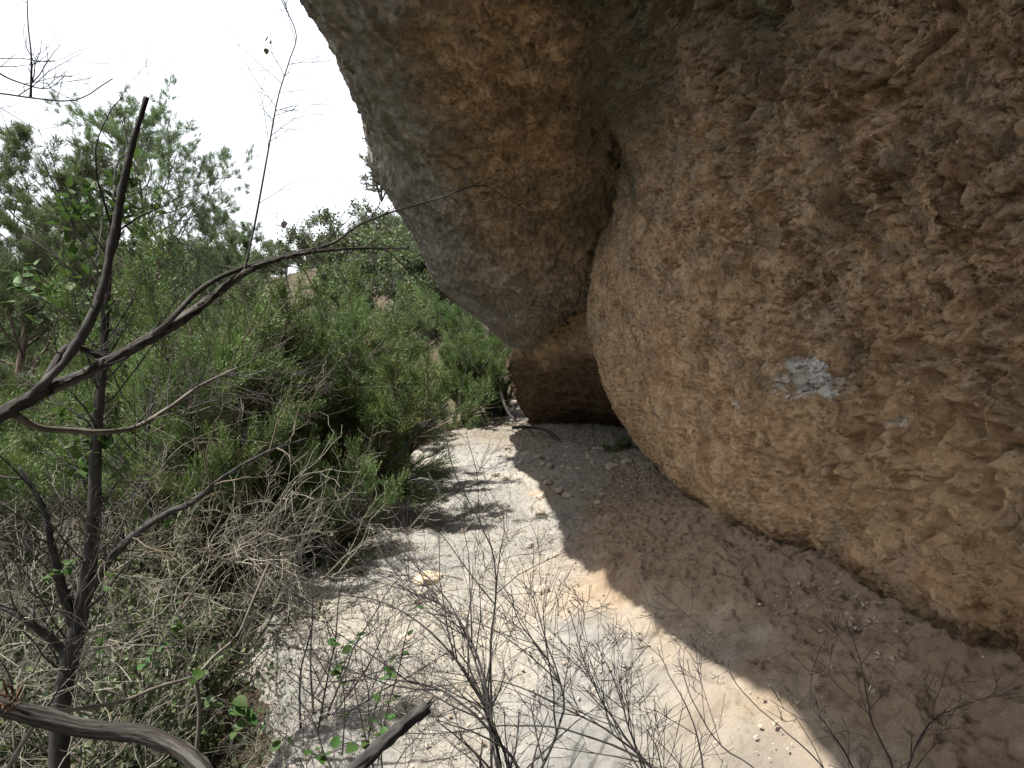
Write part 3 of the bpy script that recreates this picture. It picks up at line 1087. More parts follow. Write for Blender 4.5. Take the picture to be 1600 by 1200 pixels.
def leaf_template(fold=0.25, length=1.0, width=0.45, rows=6, drop=0.10):
    """pointed, folded and slightly curled leaf along +Z"""
    V, F = [(0, 0, 0)], []
    for i in range(1, rows):
        t = i / rows
        w = width * 0.5 * math.sin(math.pi * t ** 0.75) ** 0.8 * (1.0 if t < 0.6 else 1.05 - 0.15 * t)
        y = -drop * length * t * t
        V += [(-w, y + fold * w, t * length), (0, y, t * length), (w, y + fold * w, t * length)]
    V.append((0, -drop * length, length))
    F += [(0, 2, 1), (0, 3, 2)]
    for i in range(rows - 2):
        a = 1 + 3 * i
        F += [(a, a + 1, a + 4), (a, a + 4, a + 3), (a + 1, a + 2, a + 5), (a + 1, a + 5, a + 4)]
    a = 1 + 3 * (rows - 2)
    e = len(V) - 1
    F += [(a, a + 1, e), (a + 1, a + 2, e)]
    return np.array(V, np.float32), np.array(F, np.int32)


def broad_tree(name, seed, height, radius, nleaf, leaf, mat, label, cat='tree', group=None, trunk_frac=0.35):
    rng = np.random.RandomState(seed)
    root = empty(name, (0, 0, 0), label, cat, group)
    V = np.array([(0, 0, 0), (-0.32, 0.05, 0.5), (0.32, 0.05, 0.5), (0, 0, 1)], np.float32)
    F = np.array([(0, 2, 1), (1, 2, 3)], np.int32)
    lines, cand = [], []
    for k in range(5):
        a = k * 2.4 + rng.uniform(-0.4, 0.4)
        s = rng.uniform(0.15, 0.9) * radius / height * 1.6
        out = []
        branching(rng, (0, 0, -0.2), (math.cos(a) * s, math.sin(a) * s, 1), height * rng.uniform(0.65, 1.0), 0.02 * height, 2, out, 0.12, 0.03, (8, 10), (0.25, 0.45), 0.85, 1.0, 0.006)
        for lv, pts, rad in out:
            lines.append((lv, pts, rad))
            if lv >= 1:
                cand.append(pts)
    trunks = [(p, r) for lv, p, r in lines if lv == 0]
    tr = link('trunk', tubes_mesh('trunk', trunks), M_bark, root)
    br = link('branches', tubes_mesh('branches', [(p, r) for lv, p, r in lines if lv >= 1]), M_bark, root)
    br['kind'] = 'stuff'
    pos, dirs, tones = [], [], []
    bt = rng.rand(len(cand)) ** 1.6 * 0.9
    for q in range(nleaf):
        ci = rng.randint(len(cand))
        pts = cand[ci]
        tones.append(bt[ci])
        m = len(pts)
        j = (rng.rand() ** 0.7) * (m - 1)
        jj = min(int(j), m - 2)
        pos.append(pts[jj] + (pts[jj + 1] - pts[jj]) * (j - jj) + rng.normal(size=3) * 0.07 * height / 3)
        dirs.append(rng.normal(size=3) + np.array([0, 0, 0.3]))
    V, F = scatter(V, F, np.array(pos), rot_to(np.array(dirs), rng), leaf * rng.uniform(0.6, 1.3, nleaf))
    c = link('crown', np_mesh('crown', V, F, False), mat, root)
    set_attr(c.data, 'tone', np.repeat(tones, 4))
    c['kind'] = 'stuff'
    return root


def gz(x, y):
    return float(ground_z([x], [y])[0])


def fz(x, y):
    return float(floor_z([x], [y])[0])


# ================================================================ background trees
rng = np.random.RandomState(11)
pine_a = pine('pine_tree', 21, 11.5, 0.42, 2.75, 3, 'tallest pine at left with an airy rounded crown against the white sky')
pine_b = pine('pine_tree', 22, 9.0, 0.35, 2.1, 3, 'pine at the far left edge, its crown lower than the tallest pine beside it')


def crown_top(root):
    me = [c for c in root.children if c.name.startswith('crown')][0].data
    co = np.empty(len(me.vertices) * 3, np.float32)
    me.vertices.foreach_get('co', co)
    co = co.reshape(-1, 3)
    zt = np.percentile(co[:, 2], 99.7)
    return zt, co[co[:, 2] > 0.55 * zt][:, :2].mean(0)


def stand(root, px, top_py, Y, rotz, shape):
    """put the tree so that it grows on the ground, its crown centred on the pixel column and its top at the pixel row"""
    zt, c = shape
    p = at(px, top_py, Y)
    s = 1.0
    x, y = p.x, p.y
    for it in range(4):
        z = gz(x, y)
        s = (p.z - z) / zt
        x = p.x - s * (c[0] * math.cos(rotz) - c[1] * math.sin(rotz))
        y = p.y - s * (c[0] * math.sin(rotz) + c[1] * math.cos(rotz))
    root.location = (x, y, z)
    root.rotation_euler = (0, 0, rotz)
    root.scale = (s, s, s)
    return root


sh_a, sh_b = crown_top(pine_a), crown_top(pine_b)
stand(pine_a, 215, 132, 13.5, 0.3, sh_a)
stand(pine_b, 50, 205, 12.0, 1.2, sh_b)
for (src, h0, px, py, Y, rz, lab) in (
        (pine_b, sh_b, 345, 335, 19.0, 2.0, 'smaller pine right of the tallest pine, its tip below the thin upright shoot'),
        (pine_a, sh_a, 120, 300, 17.0, 4.0, 'pine seen through the gap between the two nearest pines at left'),
        (pine_a, sh_a, 628, 335, 30.0, 1.0, 'dark pine close against the grey lip of the rock overhang'),
        (pine_b, sh_b, 528, 380, 60.0, 3.3, 'small flat topped pine alone on the crest of the far hill'),
        (pine_b, sh_b, 270, 400, 24.0, 5.1, 'pine behind the forked bare branch, half hidden by the tallest pine'),
        (pine_a, sh_a, -40, 330, 16.0, 2.6, 'pine cut by the left border of the view behind bare twigs')):
    c = copy_thing(src, (0, 0, 0), label=lab)
    stand(c, px, py, Y, rz, h0)

oak_a = broad_tree('oak_tree', 31, 3.4, 1.9, 7500, 0.13, M_oak, 'dull green round crowned tree on the far wooded slope', group='trees on the far slope')
oak_b = broad_tree('oak_tree', 32, 3.0, 1.5, 6500, 0.12, M_oak, 'dull green round crowned tree on the far wooded slope', group='trees on the far slope')
bush_c = broad_tree('leafy_bush', 33, 2.2, 1.4, 6000, 0.10, M_bright, 'bright green leafy bush between the trees of the far slope', 'bush', 'bright bushes on the far slope')
hill_src = [oak_a, oak_b, bush_c]
placed = []
used = set()
n_try = 0
while len(placed) < 120 and n_try < 6000:
    n_try += 1
    px = rng.uniform(-80, 800)
    Y = 20 * (78 / 20.0) ** rng.rand()
    x = (px - 800) / FPX * Y
    if x > -0.06 * Y - 0.3:
        continue
    z = gz(x, Y)
    py = 540 - z / Y * FPX
    if any((x - a) ** 2 + (Y - b) ** 2 < (0.85 + 0.016 * Y) ** 2 for a, b in placed):
        continue
    if 455 < px < 505 and 60 < Y < 70:
        continue
    placed.append((x, Y))
    k = rng.choice(3, p=[0.4, 0.33, 0.27])
    s = rng.uniform(0.75, 1.35) * (1.0 if Y > 28 else 0.85)
    if k in used:
        copy_thing(hill_src[k], (x, Y, z - 0.1), rng.uniform(0, 6.28), s)
    else:
        used.add(k)
        hill_src[k].location = (x, Y, z - 0.1)
        hill_src[k].scale = (s, s, s)


# small growth on the lip and pale outcrop on the slope
def rock_blob(name, seed, size, mat, parent=None, n=28, amp=0.28, label=None, cat=None, group=None):
    th = np.linspace(0, math.pi, n // 2 + 2)
    ph = np.linspace(0, 2 * math.pi, n, endpoint=False)
    V = [(0, 0, 1)]
    for t in th[1:-1]:
        for p in ph:
            V.append((math.sin(t) * math.cos(p), math.sin(t) * math.sin(p), math.cos(t)))
    V.append((0, 0, -1))
    V = np.array(V)
    d = fbm(V * 1.3 + seed * 3.7, 4, 0.55, seed=seed % 50)
    F1, F2, ID = worley(V * 1.4 + seed * 1.9, seed=seed % 40)
    V = V * (1 + amp * d + 0.22 * (ID - 0.5) * sstep(0, 0.25, F2 - F1))[:, None]
    V = np.sign(V) * np.abs(V) ** 0.85 * np.array(size)
    F = []
    nr = len(th) - 2
    for j in range(n):
        F.append((0, 1 + j, 1 + (j + 1) % n))
        b = 1 + (nr - 1) * n
        F.append((len(V) - 1, b + (j + 1) % n, b + j))
    for i in range(nr - 1):
        for j in range(n):
            a, b = 1 + i * n + j, 1 + i * n + (j + 1) % n
            F.append((a, a + n, b + n))
            F.append((a, b + n, b))
    o = link(name, np_mesh(name, V, np.array(F), False), mat, parent)
    if label:
        tag(o, label, cat, group)
    return o


p = at(482, 470, 62)
o = rock_blob('rock_outcrop', 5, (2.2, 1.5, 1.5), M_outcrop, n=40, label='pale bare rock outcrop showing between trees on the far slope', cat='rock')
o.location = (p.x, p.y, p.z - 0.5)

lip_bush = broad_tree('cliff_bush', 41, 0.62, 0.36, 1100, 0.04, M_oak, 'small dark bush sprouting from the grey outer lip of the overhang', 'bush')
lip_bush.location = at(596, 292, 9.7)

# ================================================================ junipers
jun = [juniper('juniper', 51, 2.6, 1.05, 1500, 'large feathery juniper nearest the pale ledge, its dark stem beside the grey trunk stub'),
       juniper('juniper', 52, 2.4, 0.9, 1300, 'juniper right behind the nearest one, in front of the ledge bend', upright=0.8),
       juniper('juniper', 53, 1.9, 1.0, 1200, 'low spreading juniper at the end of the ledge against the dark cliff foot', upright=0.4)]
spots = [  # src, x, y, scale, rot, label
    (0, -1.92, 6.9, 1.0, 1.6, None),
    (1, -2.2, 9.2, 1.05, 1.0, None),
    (2, -1.15, 14.2, 1.2, 0.5, None),
    (1, -2.4, 11.6, 1.0, 2.0, 'juniper in the middle of the row along the ledge, before its far end'),
    (2, -1.95, 13.2, 1.1, 3.0, 'dark low juniper one place left of the ledge end'),
    (0, -0.6, 16.6, 1.1, 4.0, 'juniper peeping out behind the far corner of the ledge'),
    (1, -0.3, 15.3, 0.85, 0.7, 'narrow juniper right at the corner of the cliff foot, where the ledge ends'),
    (0, -1.75, 8.1, 0.92, 2.0, 'juniper whose skirt touches the pale ledge just behind the large feathery one'),
    (0, -2.15, 6.1, 0.85, 1.3, 'juniper in front of the large feathery one, its foot hidden by dead twigs'),
    (0, -3.0, 8.4, 1.15, 5.0, 'juniper left of the large feathery one, behind the bare pale twigs'),
    (1, -2.65, 5.6, 0.95, 3.7, 'juniper standing lower than the large feathery one, nearer the dead shrubs')]
for i, (k, x, y, s, rz, lab) in enumerate(spots):
    if lab is None:
        o = jun[k]
        o.scale = (1.15 * s, 1.15 * s, s) if i == 0 else (s, s, s)
        o.rotation_euler = (0, 0, rz)
    else:
        o = copy_thing(jun[k], (0, 0, 0), rz, s, lab)
    o.location = (x, y, min(gz(x, y), fz(x, y) if x > -2.2 else 9) - 0.03)
mpos = []
n_try = 0
while len(mpos) < 13 and n_try < 2000:
    n_try += 1
    y = rng.uniform(9.5, 19)
    x = -rng.uniform(0.19 * y + 1.3, 0.44 * y + 0.9)
    if any((x - a) ** 2 + (y - b) ** 2 < 1.5 for a, b in mpos) or any((x - a[1]) ** 2 + (y - a[2]) ** 2 < 1.0 for a in spots):
        continue
    mpos.append((x, y))
    copy_thing(jun[rng.randint(2)], (x, y, gz(x, y) - 0.05), rng.uniform(0, 6.28), rng.uniform(1.1, 1.45), 'tall feathery juniper in the dense stand between the ledge and the far slope', 'tall junipers beyond the ledge')
jlab = 'green juniper crowded among others on the slope below the ledge'
jpos = []
n_try = 0
while len(jpos) < 26 and n_try < 3000:
    n_try += 1
    y = rng.uniform(5.0, 19)
    x = -rng.uniform(2.6, 0.78 * y)
    if any((x - a) ** 2 + (y - b) ** 2 < 1.3 for a, b in jpos) or any((x - a[1]) ** 2 + (y - a[2]) ** 2 < 1.1 for a in spots):
        continue
    jpos.append((x, y))
    copy_thing(jun[rng.randint(3)], (x, y, gz(x, y) - 0.05), rng.uniform(0, 6.28), rng.uniform(0.95, 1.45), jlab, 'junipers on the slope')

# dark broadleaved bushes under the dead twigs
eb = broad_tree('evergreen_bush', 46, 1.3, 0.85, 3800, 0.045, M_oak, 'dark small leaved bush in the shadowy tangle under the bleached twigs', 'bush', 'dark bushes under the dead twigs')
for i, (x, y, s) in enumerate([(-2.0, 3.6, 0.85), (-2.9, 3.4, 1.0), (-2.2, 4.5, 0.9), (-3.4, 4.7, 1.1), (-1.65, 2.7, 0.7), (-2.6, 2.5, 0.9), (-1.95, 5.9, 0.75), (-2.8, 5.2, 1.0), (-4.2, 5.9, 1.2), (-1.45, 2.1, 0.6), (-3.6, 6.6, 1.2)]):
    o = eb if i == 0 else copy_thing(eb, (0, 0, 0))
    o.location = (x, y, gz(x, y) - 0.05)
    o.rotation_euler = (0, 0, i * 1.7)
    o.scale = (s, s, s)

# ================================================================ bare dead shrubs
pale = [bare_shrub('dead_shrub', 61 + i, 1.4, 6, 0.85, 3, 0.0085, M_bark, M_paletwig, 'bleached leafless shrub in the tangle of dead twigs below the ledge', group='bleached dead shrubs', kids=(3, 6), wander=0.19) for i in range(3)]
spots = [(-2.3, 3.9), (-3.0, 4.6), (-2.0, 4.9), (-2.6, 3.2), (-3.6, 5.3), (-1.9, 3.4), (-3.3, 3.9), (-3.9, 6.0), (-4.2, 6.4), (-2.05, 4.4), (-2.1, 2.8), (-4.3, 5.2), (-4.6, 6.6), (-3.2, 3.2)]
for i, (x, y) in enumerate(spots):
    s = 0.8 + 0.5 * rng.rand()
    o = pale[i] if i < 3 else copy_thing(pale[i % 3], (0, 0, 0))
    o.location = (x, y, gz(x, y))
    o.rotation_euler = (0, 0, rng.uniform(0, 6.28))
    o.scale = (s, s, s)

# thin dark bushes in front of the pale floor
# ================================================================ traced branches near the camera
def px_line(pts, n=None):
    """points (pixel x, pixel y, depth), or ('w', x, y, z) for a plain world point"""
    return smooth_line([p[1:] if p[0] == 'w' else at(*p) for p in pts], n or max(8, 6 * len(pts)))


def side_twigs(rng, pts, rad, count, length, level, ang=0.9, t0=0.1, r=0.0022, kids=(2, 4), wander=0.16, lift=0.02):
    out = []
    n = len(pts)
    for k in range(count):
        t = rng.uniform(t0, 1.0) * (n - 1)
        i = min(int(t), n - 2)
        q = pts[i] + (pts[i + 1] - pts[i]) * (t - i)
        dd = pts[i + 1] - pts[i]
        dd /= np.linalg.norm(dd)
        side = rng.normal(size=3)
        side -= dd * (side @ dd)
        side /= np.linalg.norm(side)
        a = ang * rng.uniform(0.6, 1.2)
        branching(rng, q, dd * math.cos(a) + side * math.sin(a), length * rng.uniform(0.4, 1.2), min(r, rad[i] * 0.7), level, out, wander, lift, kids, (0.35, 0.6), 0.8, 1.0, 0.0008)
    return [(p, rr) for lv, p, rr in out]


def knobbly(rng, pts, r0, r1, amp=0.10):
    n = len(pts)
    r = np.linspace(r0, r1, n)
    k = max(3, n // 11)
    return r * (1 + amp * np.interp(np.arange(n), np.linspace(0, n - 1, k), rng.normal(size=k)))


def bark_coords(me, pts, r, rng):
    """coordinates that run round and along the limb, so that bark fibres follow it"""
    k = len(me.vertices) // len(pts)
    t = np.repeat(np.concatenate([[0], np.cumsum(np.linalg.norm(np.diff(pts, axis=0), axis=1))]), k)
    tw = np.tile(np.arange(k) * 2 * math.pi / k, len(pts)) + t * 3.0
    q = np.stack([np.cos(tw) * 2.2, np.sin(tw) * 2.2, t / r * 0.10 + rng.uniform(0, 50)], -1)
    a = me.attributes.new('bark', 'FLOAT_VECTOR', 'POINT')
    a.data.foreach_set('vector', q.astype(np.float32).ravel())
    return q, k


def roughen(me, pts, q, k):
    """bark ridges that run along the limb"""
    co = np.empty(len(me.vertices) * 3, np.float32)
    me.vertices.foreach_get('co', co)
    co = co.reshape(-1, 3)
    d = 0.20 * fbm(q * 0.5, 2, seed=70) + 0.34 * (ridged(q * 1.3, 3, seed=71) - 0.9) + 0.10 * fbm(q * np.array([3, 3, 6.0]), 2, seed=72)
    c = np.repeat(pts, k, axis=0)
    me.vertices.foreach_set('co', (c + (co - c) * (1 + d)[:, None]).astype(np.float32).ravel())
    me.update()


def limb(root, base, name, pix, r0, r1, mat, twig_mat=None, count=0, length=0.2, level=1, rng=None, n=None, **kw):
    pts = px_line(pix, max(n or 0, 14 * len(pix)) if r0 > 0.012 else n) - base
    rad = knobbly(rng, pts, r0, r1)
    me = tubes_mesh(name, [(pts, rad)])
    bq, bk = bark_coords(me, pts, r0, rng)
    if r0 > 0.012:
        roughen(me, pts, bq, bk)
    o = link(name, me, mat, root)
    if count:
        t = link('twigs', tubes_mesh('twigs', side_twigs(rng, pts, rad, count, length, level, **kw)), twig_mat, o)
        t['kind'] = 'stuff'
    return o, pts


rg = np.random.RandomState(5)
base = np.array(at(-60, 690, 1.5))
dead = empty('dead_tree', base, 'large forked dead tree reaching in from the left border across the view', 'tree')
limb(dead, base, 'trunk', [('w', -2.35, 0.95, gz(-2.35, 0.95) - 0.1), ('w', -2.1, 1.08, -1.3), ('w', -1.7, 1.25, -0.6), (-140, 730, 1.42), (-60, 690, 1.5), (0, 650, 1.6), (40, 627, 1.66), (78, 606, 1.7)], 0.042, 0.017, M_log, rng=rg)
limb(dead, base, 'limb', [(40, 625, 1.66), (100, 567, 1.7), (150, 480, 1.72), (178, 370, 1.74), (190, 300, 1.75), (205, 230, 1.76), (229, 152, 1.78)], 0.0125, 0.0075, M_darkbark, M_darktwig, 4, 0.12, 1, rg)[0]['label'] = 'thick dark upright limb with a blunt broken top'
limb(dead, base, 'limb', [(70, 610, 1.7), (150, 575, 1.8), (230, 532, 1.9), (300, 488, 2.0), (350, 450, 2.1), (390, 422, 2.16), (430, 407, 2.22), (480, 395, 2.3), (560, 388, 2.5), (640, 388, 2.7)], 0.0145, 0.0028, M_log, M_darktwig, 22, 0.28, 2, rg, t0=0.35)
limb(dead, base, 'limb', [(240, 524, 1.9), (268, 498, 1.93), (310, 455, 2.0), (350, 430, 2.1), (400, 412, 2.2), (460, 396, 2.35), (520, 380, 2.6), (560, 352, 2.8), (610, 332, 3.0), (680, 312, 3.3), (755, 290, 3.7), (795, 312, 3.8), (830, 333, 3.85)], 0.0085, 0.0022, M_log, M_darktwig, 26, 0.25, 1, rg, t0=0.4, n=60)
limb(dead, base, 'limb', [(560, 388, 2.5), (605, 392, 2.7), (630, 415, 2.8), (655, 438, 3.0), (700, 465, 3.2), (745, 492, 3.4), (788, 514, 3.5)], 0.004, 0.0016, M_log, M_darktwig, 10, 0.16, 1, rg)
shoot, spts = limb(dead, base, 'limb', [(382, 424, 2.15), (400, 340, 2.18), (420, 230, 2.22), (435, 150, 2.25), (452, 95, 2.25), (463, 55, 2.25), (440, 0, 2.25), (425, -40, 2.25)], 0.0036, 0.0014, M_darkbark, M_darktwig, 22, 0.17, 1, rg, t0=0.15, r=0.0013)
limb(dead, base, 'limb', [(65, 610, 1.68), (92, 560, 1.72), (106, 543, 1.74), (130, 545, 1.78), (165, 560, 1.85), (200, 552, 1.9), (250, 520, 2.0)], 0.010, 0.003, M_log, M_darktwig, 10, 0.2, 1, rg)
limb(dead, base, 'limb', [(22, 648, 1.63), (60, 668, 1.7), (110, 672, 1.76), (150, 675, 1.8), (210, 668, 1.9), (260, 640, 2.0), (310, 605, 2.1), (370, 575, 2.25)], 0.010, 0.003, M_bark, M_darktwig, 24, 0.3, 2, rg, t0=0.3)
# the one dry leaf left hanging and a few withered ones
lv, lf = leaf_template(length=0.05, width=0.045)
leaf_me = np_mesh('dry_leaf', lv, lf)
leaf_me.materials.append(M_deadleaf)
for (px, py, Y, s) in ((443, 345, 2.3, 0.55), (418, 55, 2.25, 0.45), (415, 75, 2.25, 0.4), (424, 62, 2.25, 0.4)):
    o = link('dry_leaf', leaf_me, None, dead)
    o.location = np.array(at(px, py, Y)) - base
    o.rotation_euler = (rg.uniform(2.2, 3.6), rg.uniform(-0.6, 0.6), rg.uniform(0, 6))
    o.scale = (s, s, s)

base = np.array(at(-30, 147, 2.0))
tl = empty('bare_branch', base, 'thin bare branch entering at the upper left corner against the sky', 'branch')
limb(tl, base, 'limb', [('w', -3.0, 1.9, 0.55), (-60, 143, 2.0), (0, 146, 2.0), (50, 153, 2.0), (110, 158, 2.0), (135, 150, 2.0), (160, 133, 2.0), (176, 123, 2.0)], 0.0045, 0.002, M_darkbark, M_darktwig, 14, 0.24, 1, rg)
limb(tl, base, 'limb', [(-40, 80, 2.0), (0, 115, 2.0), (40, 132, 2.0), (75, 138, 2.0), (100, 120, 2.0)], 0.003, 0.0013, M_darkbark, M_darktwig, 10, 0.18, 1, rg)
limb(tl, base, 'limb', [(48, 152, 2.0), (49, 90, 2.0), (44, 40, 2.0), (42, -20, 2.0)], 0.003, 0.0013, M_darkbark, M_darktwig, 8, 0.15, 1, rg)

base = np.array(at(0, 1105, 1.15))
log = empty('fallen_log', base, 'thick weathered grey log curving across the bottom left corner', 'log')
limb(log, base, 'limb', [('w', -1.9, 0.85, gz(-1.9, 0.85) - 0.05), ('w', -1.5, 0.95, -1.1), (-90, 1090, 1.12), (0, 1103, 1.15), (70, 1122, 1.18), (140, 1140, 1.2), (205, 1145, 1.22), (255, 1158, 1.22), (300, 1188, 1.2), (335, 1240, 1.18), ('w', -0.42, 1.12, -1.2), ('w', -0.36, 1.08, fz(-0.36, 1.08) - 0.03)], 0.0185, 0.012, M_log, rng=rg, n=40)
for k in range(14):
    q = np.array(at(rg.uniform(-14, 20), rg.uniform(1075, 1120), 1.12))
    ln = grow(rg, q - base, (rg.uniform(-1, 1), rg.uniform(-0.4, 0.4), rg.uniform(-0.3, 1)), 0.04, 4, 0.3, 0)
    b = link('bark_flake', tubes_mesh('bark_flake', [(ln, np.array([0.0018, 0.0026, 0.0022, 0.0015, 0.0005]))]), M_redwood, log)
base = np.array(at(85, 1115, 1.5))
br = empty('dead_branch', base, 'crooked brown branch rising behind the fallen log at lower left', 'branch')
limb(br, base, 'limb', [('w', -1.35, 1.35, gz(-1.35, 1.35) - 0.05), ('w', -1.2, 1.4, -1.2), (60, 1122, 1.45), (120, 1108, 1.5), (190, 1096, 1.55), (250, 1072, 1.6), (305, 1056, 1.65), (330, 1030, 1.7), (372, 992, 1.8), (390, 950, 1.85), (405, 915, 1.9), (420, 880, 1.95)], 0.010, 0.003, M_bark, M_darktwig, 12, 0.2, 1, rg)
limb(br, base, 'limb', [(305, 1056, 1.65), (312, 1110, 1.66), (308, 1165, 1.66), (300, 1220, 1.66), ('w', -0.80, 1.66, fz(-0.80, 1.66) - 0.05)], 0.006, 0.005, M_bark, rng=rg)
base = np.array(at(560, 1200, 1.4))
st = empty('broken_stick', base, 'short thick broken stick with a splintered end at the bottom centre left', 'stick')
limb(st, base, 'limb', [('w', -0.62, 1.18, fz(-0.62, 1.18) - 0.03), ('w', -0.50, 1.26, -1.3), (500, 1260, 1.36), (545, 1213, 1.4), (600, 1160, 1.43), (640, 1125, 1.46), (668, 1104, 1.48)], 0.013, 0.0145, M_darkbark, rng=rg, n=40)
for k in range(6):
    q = np.array(at(664 + rg.uniform(-7, 7), 1106 + rg.uniform(-7, 7), 1.48)) - base
    ln = np.stack([q, q + np.array([0.018, 0.006, 0.016]) * rg.uniform(0.5, 1.3)])
    link('splinter', tubes_mesh('splinter', [(ln, np.array([0.005, 0.001]))], cap=False), M_darkbark, st)
base = np.array(at(760, 672, 12.6))
fs = empty('fallen_stick', base, 'dark curved dead stick lying in the shade at the far end of the ledge', 'stick')
limb(fs, base, 'limb', [(800, 668, 12.0), (835, 668, 12.0), (860, 676, 11.6), (876, 692, 11.2), (884, 700, 11.0)], 0.03, 0.02, M_darkbark, M_darktwig, 8, 0.5, 1, rg, r=0.008)
fs2 = empty('fallen_stick', np.array(at(790, 640, 13)), 'dark dead stick leaning on the corner of the far cliff foot', 'stick')
limb(fs2, np.array(at(790, 640, 13)), 'limb', [(783, 612, 13.3), (788, 630, 13.2), (797, 648, 13.0), (806, 656, 12.8)], 0.03, 0.02, M_darkbark, M_darktwig, 4, 0.4, 1, rg, r=0.008)

# trunk stub under the juniper
base = np.array(at(497, 872, 6.2))
base[2] = fz(base[0], base[1])
ts = empty('trunk_stub', base, 'short grey trunk under the nearest juniper beside the ledge edge', 'trunk')
limb(ts, base, 'stem', [(494, 880, 6.2), (498, 850, 6.2), (500, 825, 6.25), (488, 790, 6.3)], 0.075, 0.05, M_log, rng=rg)


# ================================================================ leafless bushes in front of the pale floor
def traced_bush(label, lines, r, count, length, level, rng):
    b0 = at(*lines[0][0])
    base = np.array((b0.x, b0.y, fz(b0.x, b0.y) - 0.03))
    root = empty('bare_bush', base, label, 'shrub')
    for ln in lines:
        q = [np.array(at(*p)) for p in ln]
        f = np.array([base[0] * 0.6 + q[0][0] * 0.4, base[1] * 0.6 + q[0][1] * 0.4, base[2]])
        pts = smooth_line(np.array([f] + q), 34) - base
        pts[3:] += np.cumsum(rng.normal(size=(31, 3)) * 0.0016, axis=0)
        rad = knobbly(rng, pts, r * rng.uniform(0.65, 0.95), 0.0012)
        o = link('stem', tubes_mesh('stem', [(pts, rad)]), M_darkbark, root)
        t = link('twigs', tubes_mesh('twigs', side_twigs(rng, pts, rad, count, length, level, 0.75, 0.18, 0.0035, (2, 4), 0.11, 0.035)), M_darktwig, o)
        t['kind'] = 'stuff'
    return root


traced_bush('large leafless dark bush at the bottom centre, its fan of twigs crossing the sunlit floor', [
    [(785, 1230, 1.75), (772, 1150, 1.8), (760, 1080, 1.9), (735, 1000, 2.0), (700, 930, 2.1), (650, 880, 2.2), (600, 835, 2.3), (555, 808, 2.4)],
    [(790, 1230, 1.78), (775, 1130, 1.82), (757, 1040, 1.9), (722, 965, 2.0), (668, 935, 2.05), (610, 915, 2.15), (560, 900, 2.2)],
    [(760, 1010, 1.98), (768, 925, 2.0), (762, 860, 2.03), (735, 800, 2.06), (707, 745, 2.1), (693, 700, 2.12), (689, 662, 2.13)],
    [(800, 1220, 1.8), (770, 1120, 1.85), (715, 1030, 1.9), (640, 965, 2.0), (575, 935, 2.1), (505, 930, 2.2)],
    [(820, 1230, 1.78), (745, 1120, 1.8), (690, 1075, 1.85), (600, 1058, 1.95), (520, 1062, 2.05), (450, 1050, 2.15)],
    [(830, 1230, 1.75), (862, 1150, 1.8), (880, 1080, 1.85), (850, 1010, 1.92), (810, 960, 1.96), (798, 900, 2.0)]], 0.0085, 15, 0.36, 2, np.random.RandomState(81))
traced_bush('leafless bush just right of the bottom centre, before the edge of the shade', [
    [(1015, 1225, 1.72), (970, 1140, 1.75), (930, 1080, 1.78), (905, 1000, 1.82), (890, 955, 1.85)],
    [(1020, 1225, 1.72), (945, 1150, 1.75), (850, 1095, 1.8), (760, 1060, 1.88), (680, 1070, 1.95)],
    [(1030, 1225, 1.7), (900, 1150, 1.72), (800, 1135, 1.78), (700, 1150, 1.85), (600, 1150, 1.9)],
    [(1010, 1225, 1.72), (985, 1120, 1.76), (962, 1050, 1.8), (930, 985, 1.85)]], 0.0065, 12, 0.28, 2, np.random.RandomState(82))
traced_bush('thin leafless bush straddling the line between sunlit and shaded rock at the bottom', [
    [(1095, 1225, 1.7), (1080, 1130, 1.74), (1050, 1065, 1.78), (1025, 1010, 1.82)],
    [(1200, 1225, 1.7), (1130, 1160, 1.74), (1090, 1100, 1.78), (1068, 1030, 1.84)],
    [(1290, 1225, 1.7), (1230, 1155, 1.73), (1190, 1120, 1.77), (1150, 1080, 1.8), (1118, 1010, 1.85)]], 0.005, 8, 0.22, 2, np.random.RandomState(83))
traced_bush('sparse leafless bush furthest right, on the brown shaded slope', [
    [(1360, 1235, 1.7), (1305, 1130, 1.75), (1257, 1075, 1.8), (1240, 1005, 1.86)],
    [(1395, 1225, 1.75), (1362, 1130, 1.8), (1355, 1090, 1.84), (1343, 1020, 1.9)],
    [(1415, 1225, 1.78), (1440, 1150, 1.82), (1472, 1118, 1.9), (1530, 1098, 2.0)]], 0.0055, 7, 0.18, 2, np.random.RandomState(84))
dk = bare_shrub('bare_bush', 72, 0.85, 6, 0.8, 3, 0.008, M_darkbark, M_darktwig, 'leafless bush at the left edge of the sunlit floor, below the juniper', kids=(3, 5), lean=(0.2, 0.1), wander=0.11, shrink=(0.4, 0.62))
dk.location = (-1.0, 3.3, fz(-1.0, 3.3) - 0.03)
c = copy_thing(dk, (-0.42, 2.35, fz(-0.42, 2.35) - 0.03), 2.4, 0.85, 'leafless bush left of the bottom centre, between vine and broken stick')


# ================================================================ evergreen sapling with broad glossy leaves
def leafy(root, base, spots, per, mesh, name='leaf', spread=0.10, size=(0.7, 1.3), rng=rg):
    for (px, py, Y) in spots:
        c = np.array(at(px, py, Y)) - base
        for k in range(per):
            o = link(name, mesh, None, root)
            o.location = c + rng.normal(size=3) * spread * np.array([1, 0.7, 0.9])
            o.rotation_euler = (rng.uniform(0.2, 1.9), rng.uniform(-0.5, 0.5), rng.uniform(0, 6.28))
            s = rng.uniform(*size)
            o.scale = (s, s, s)


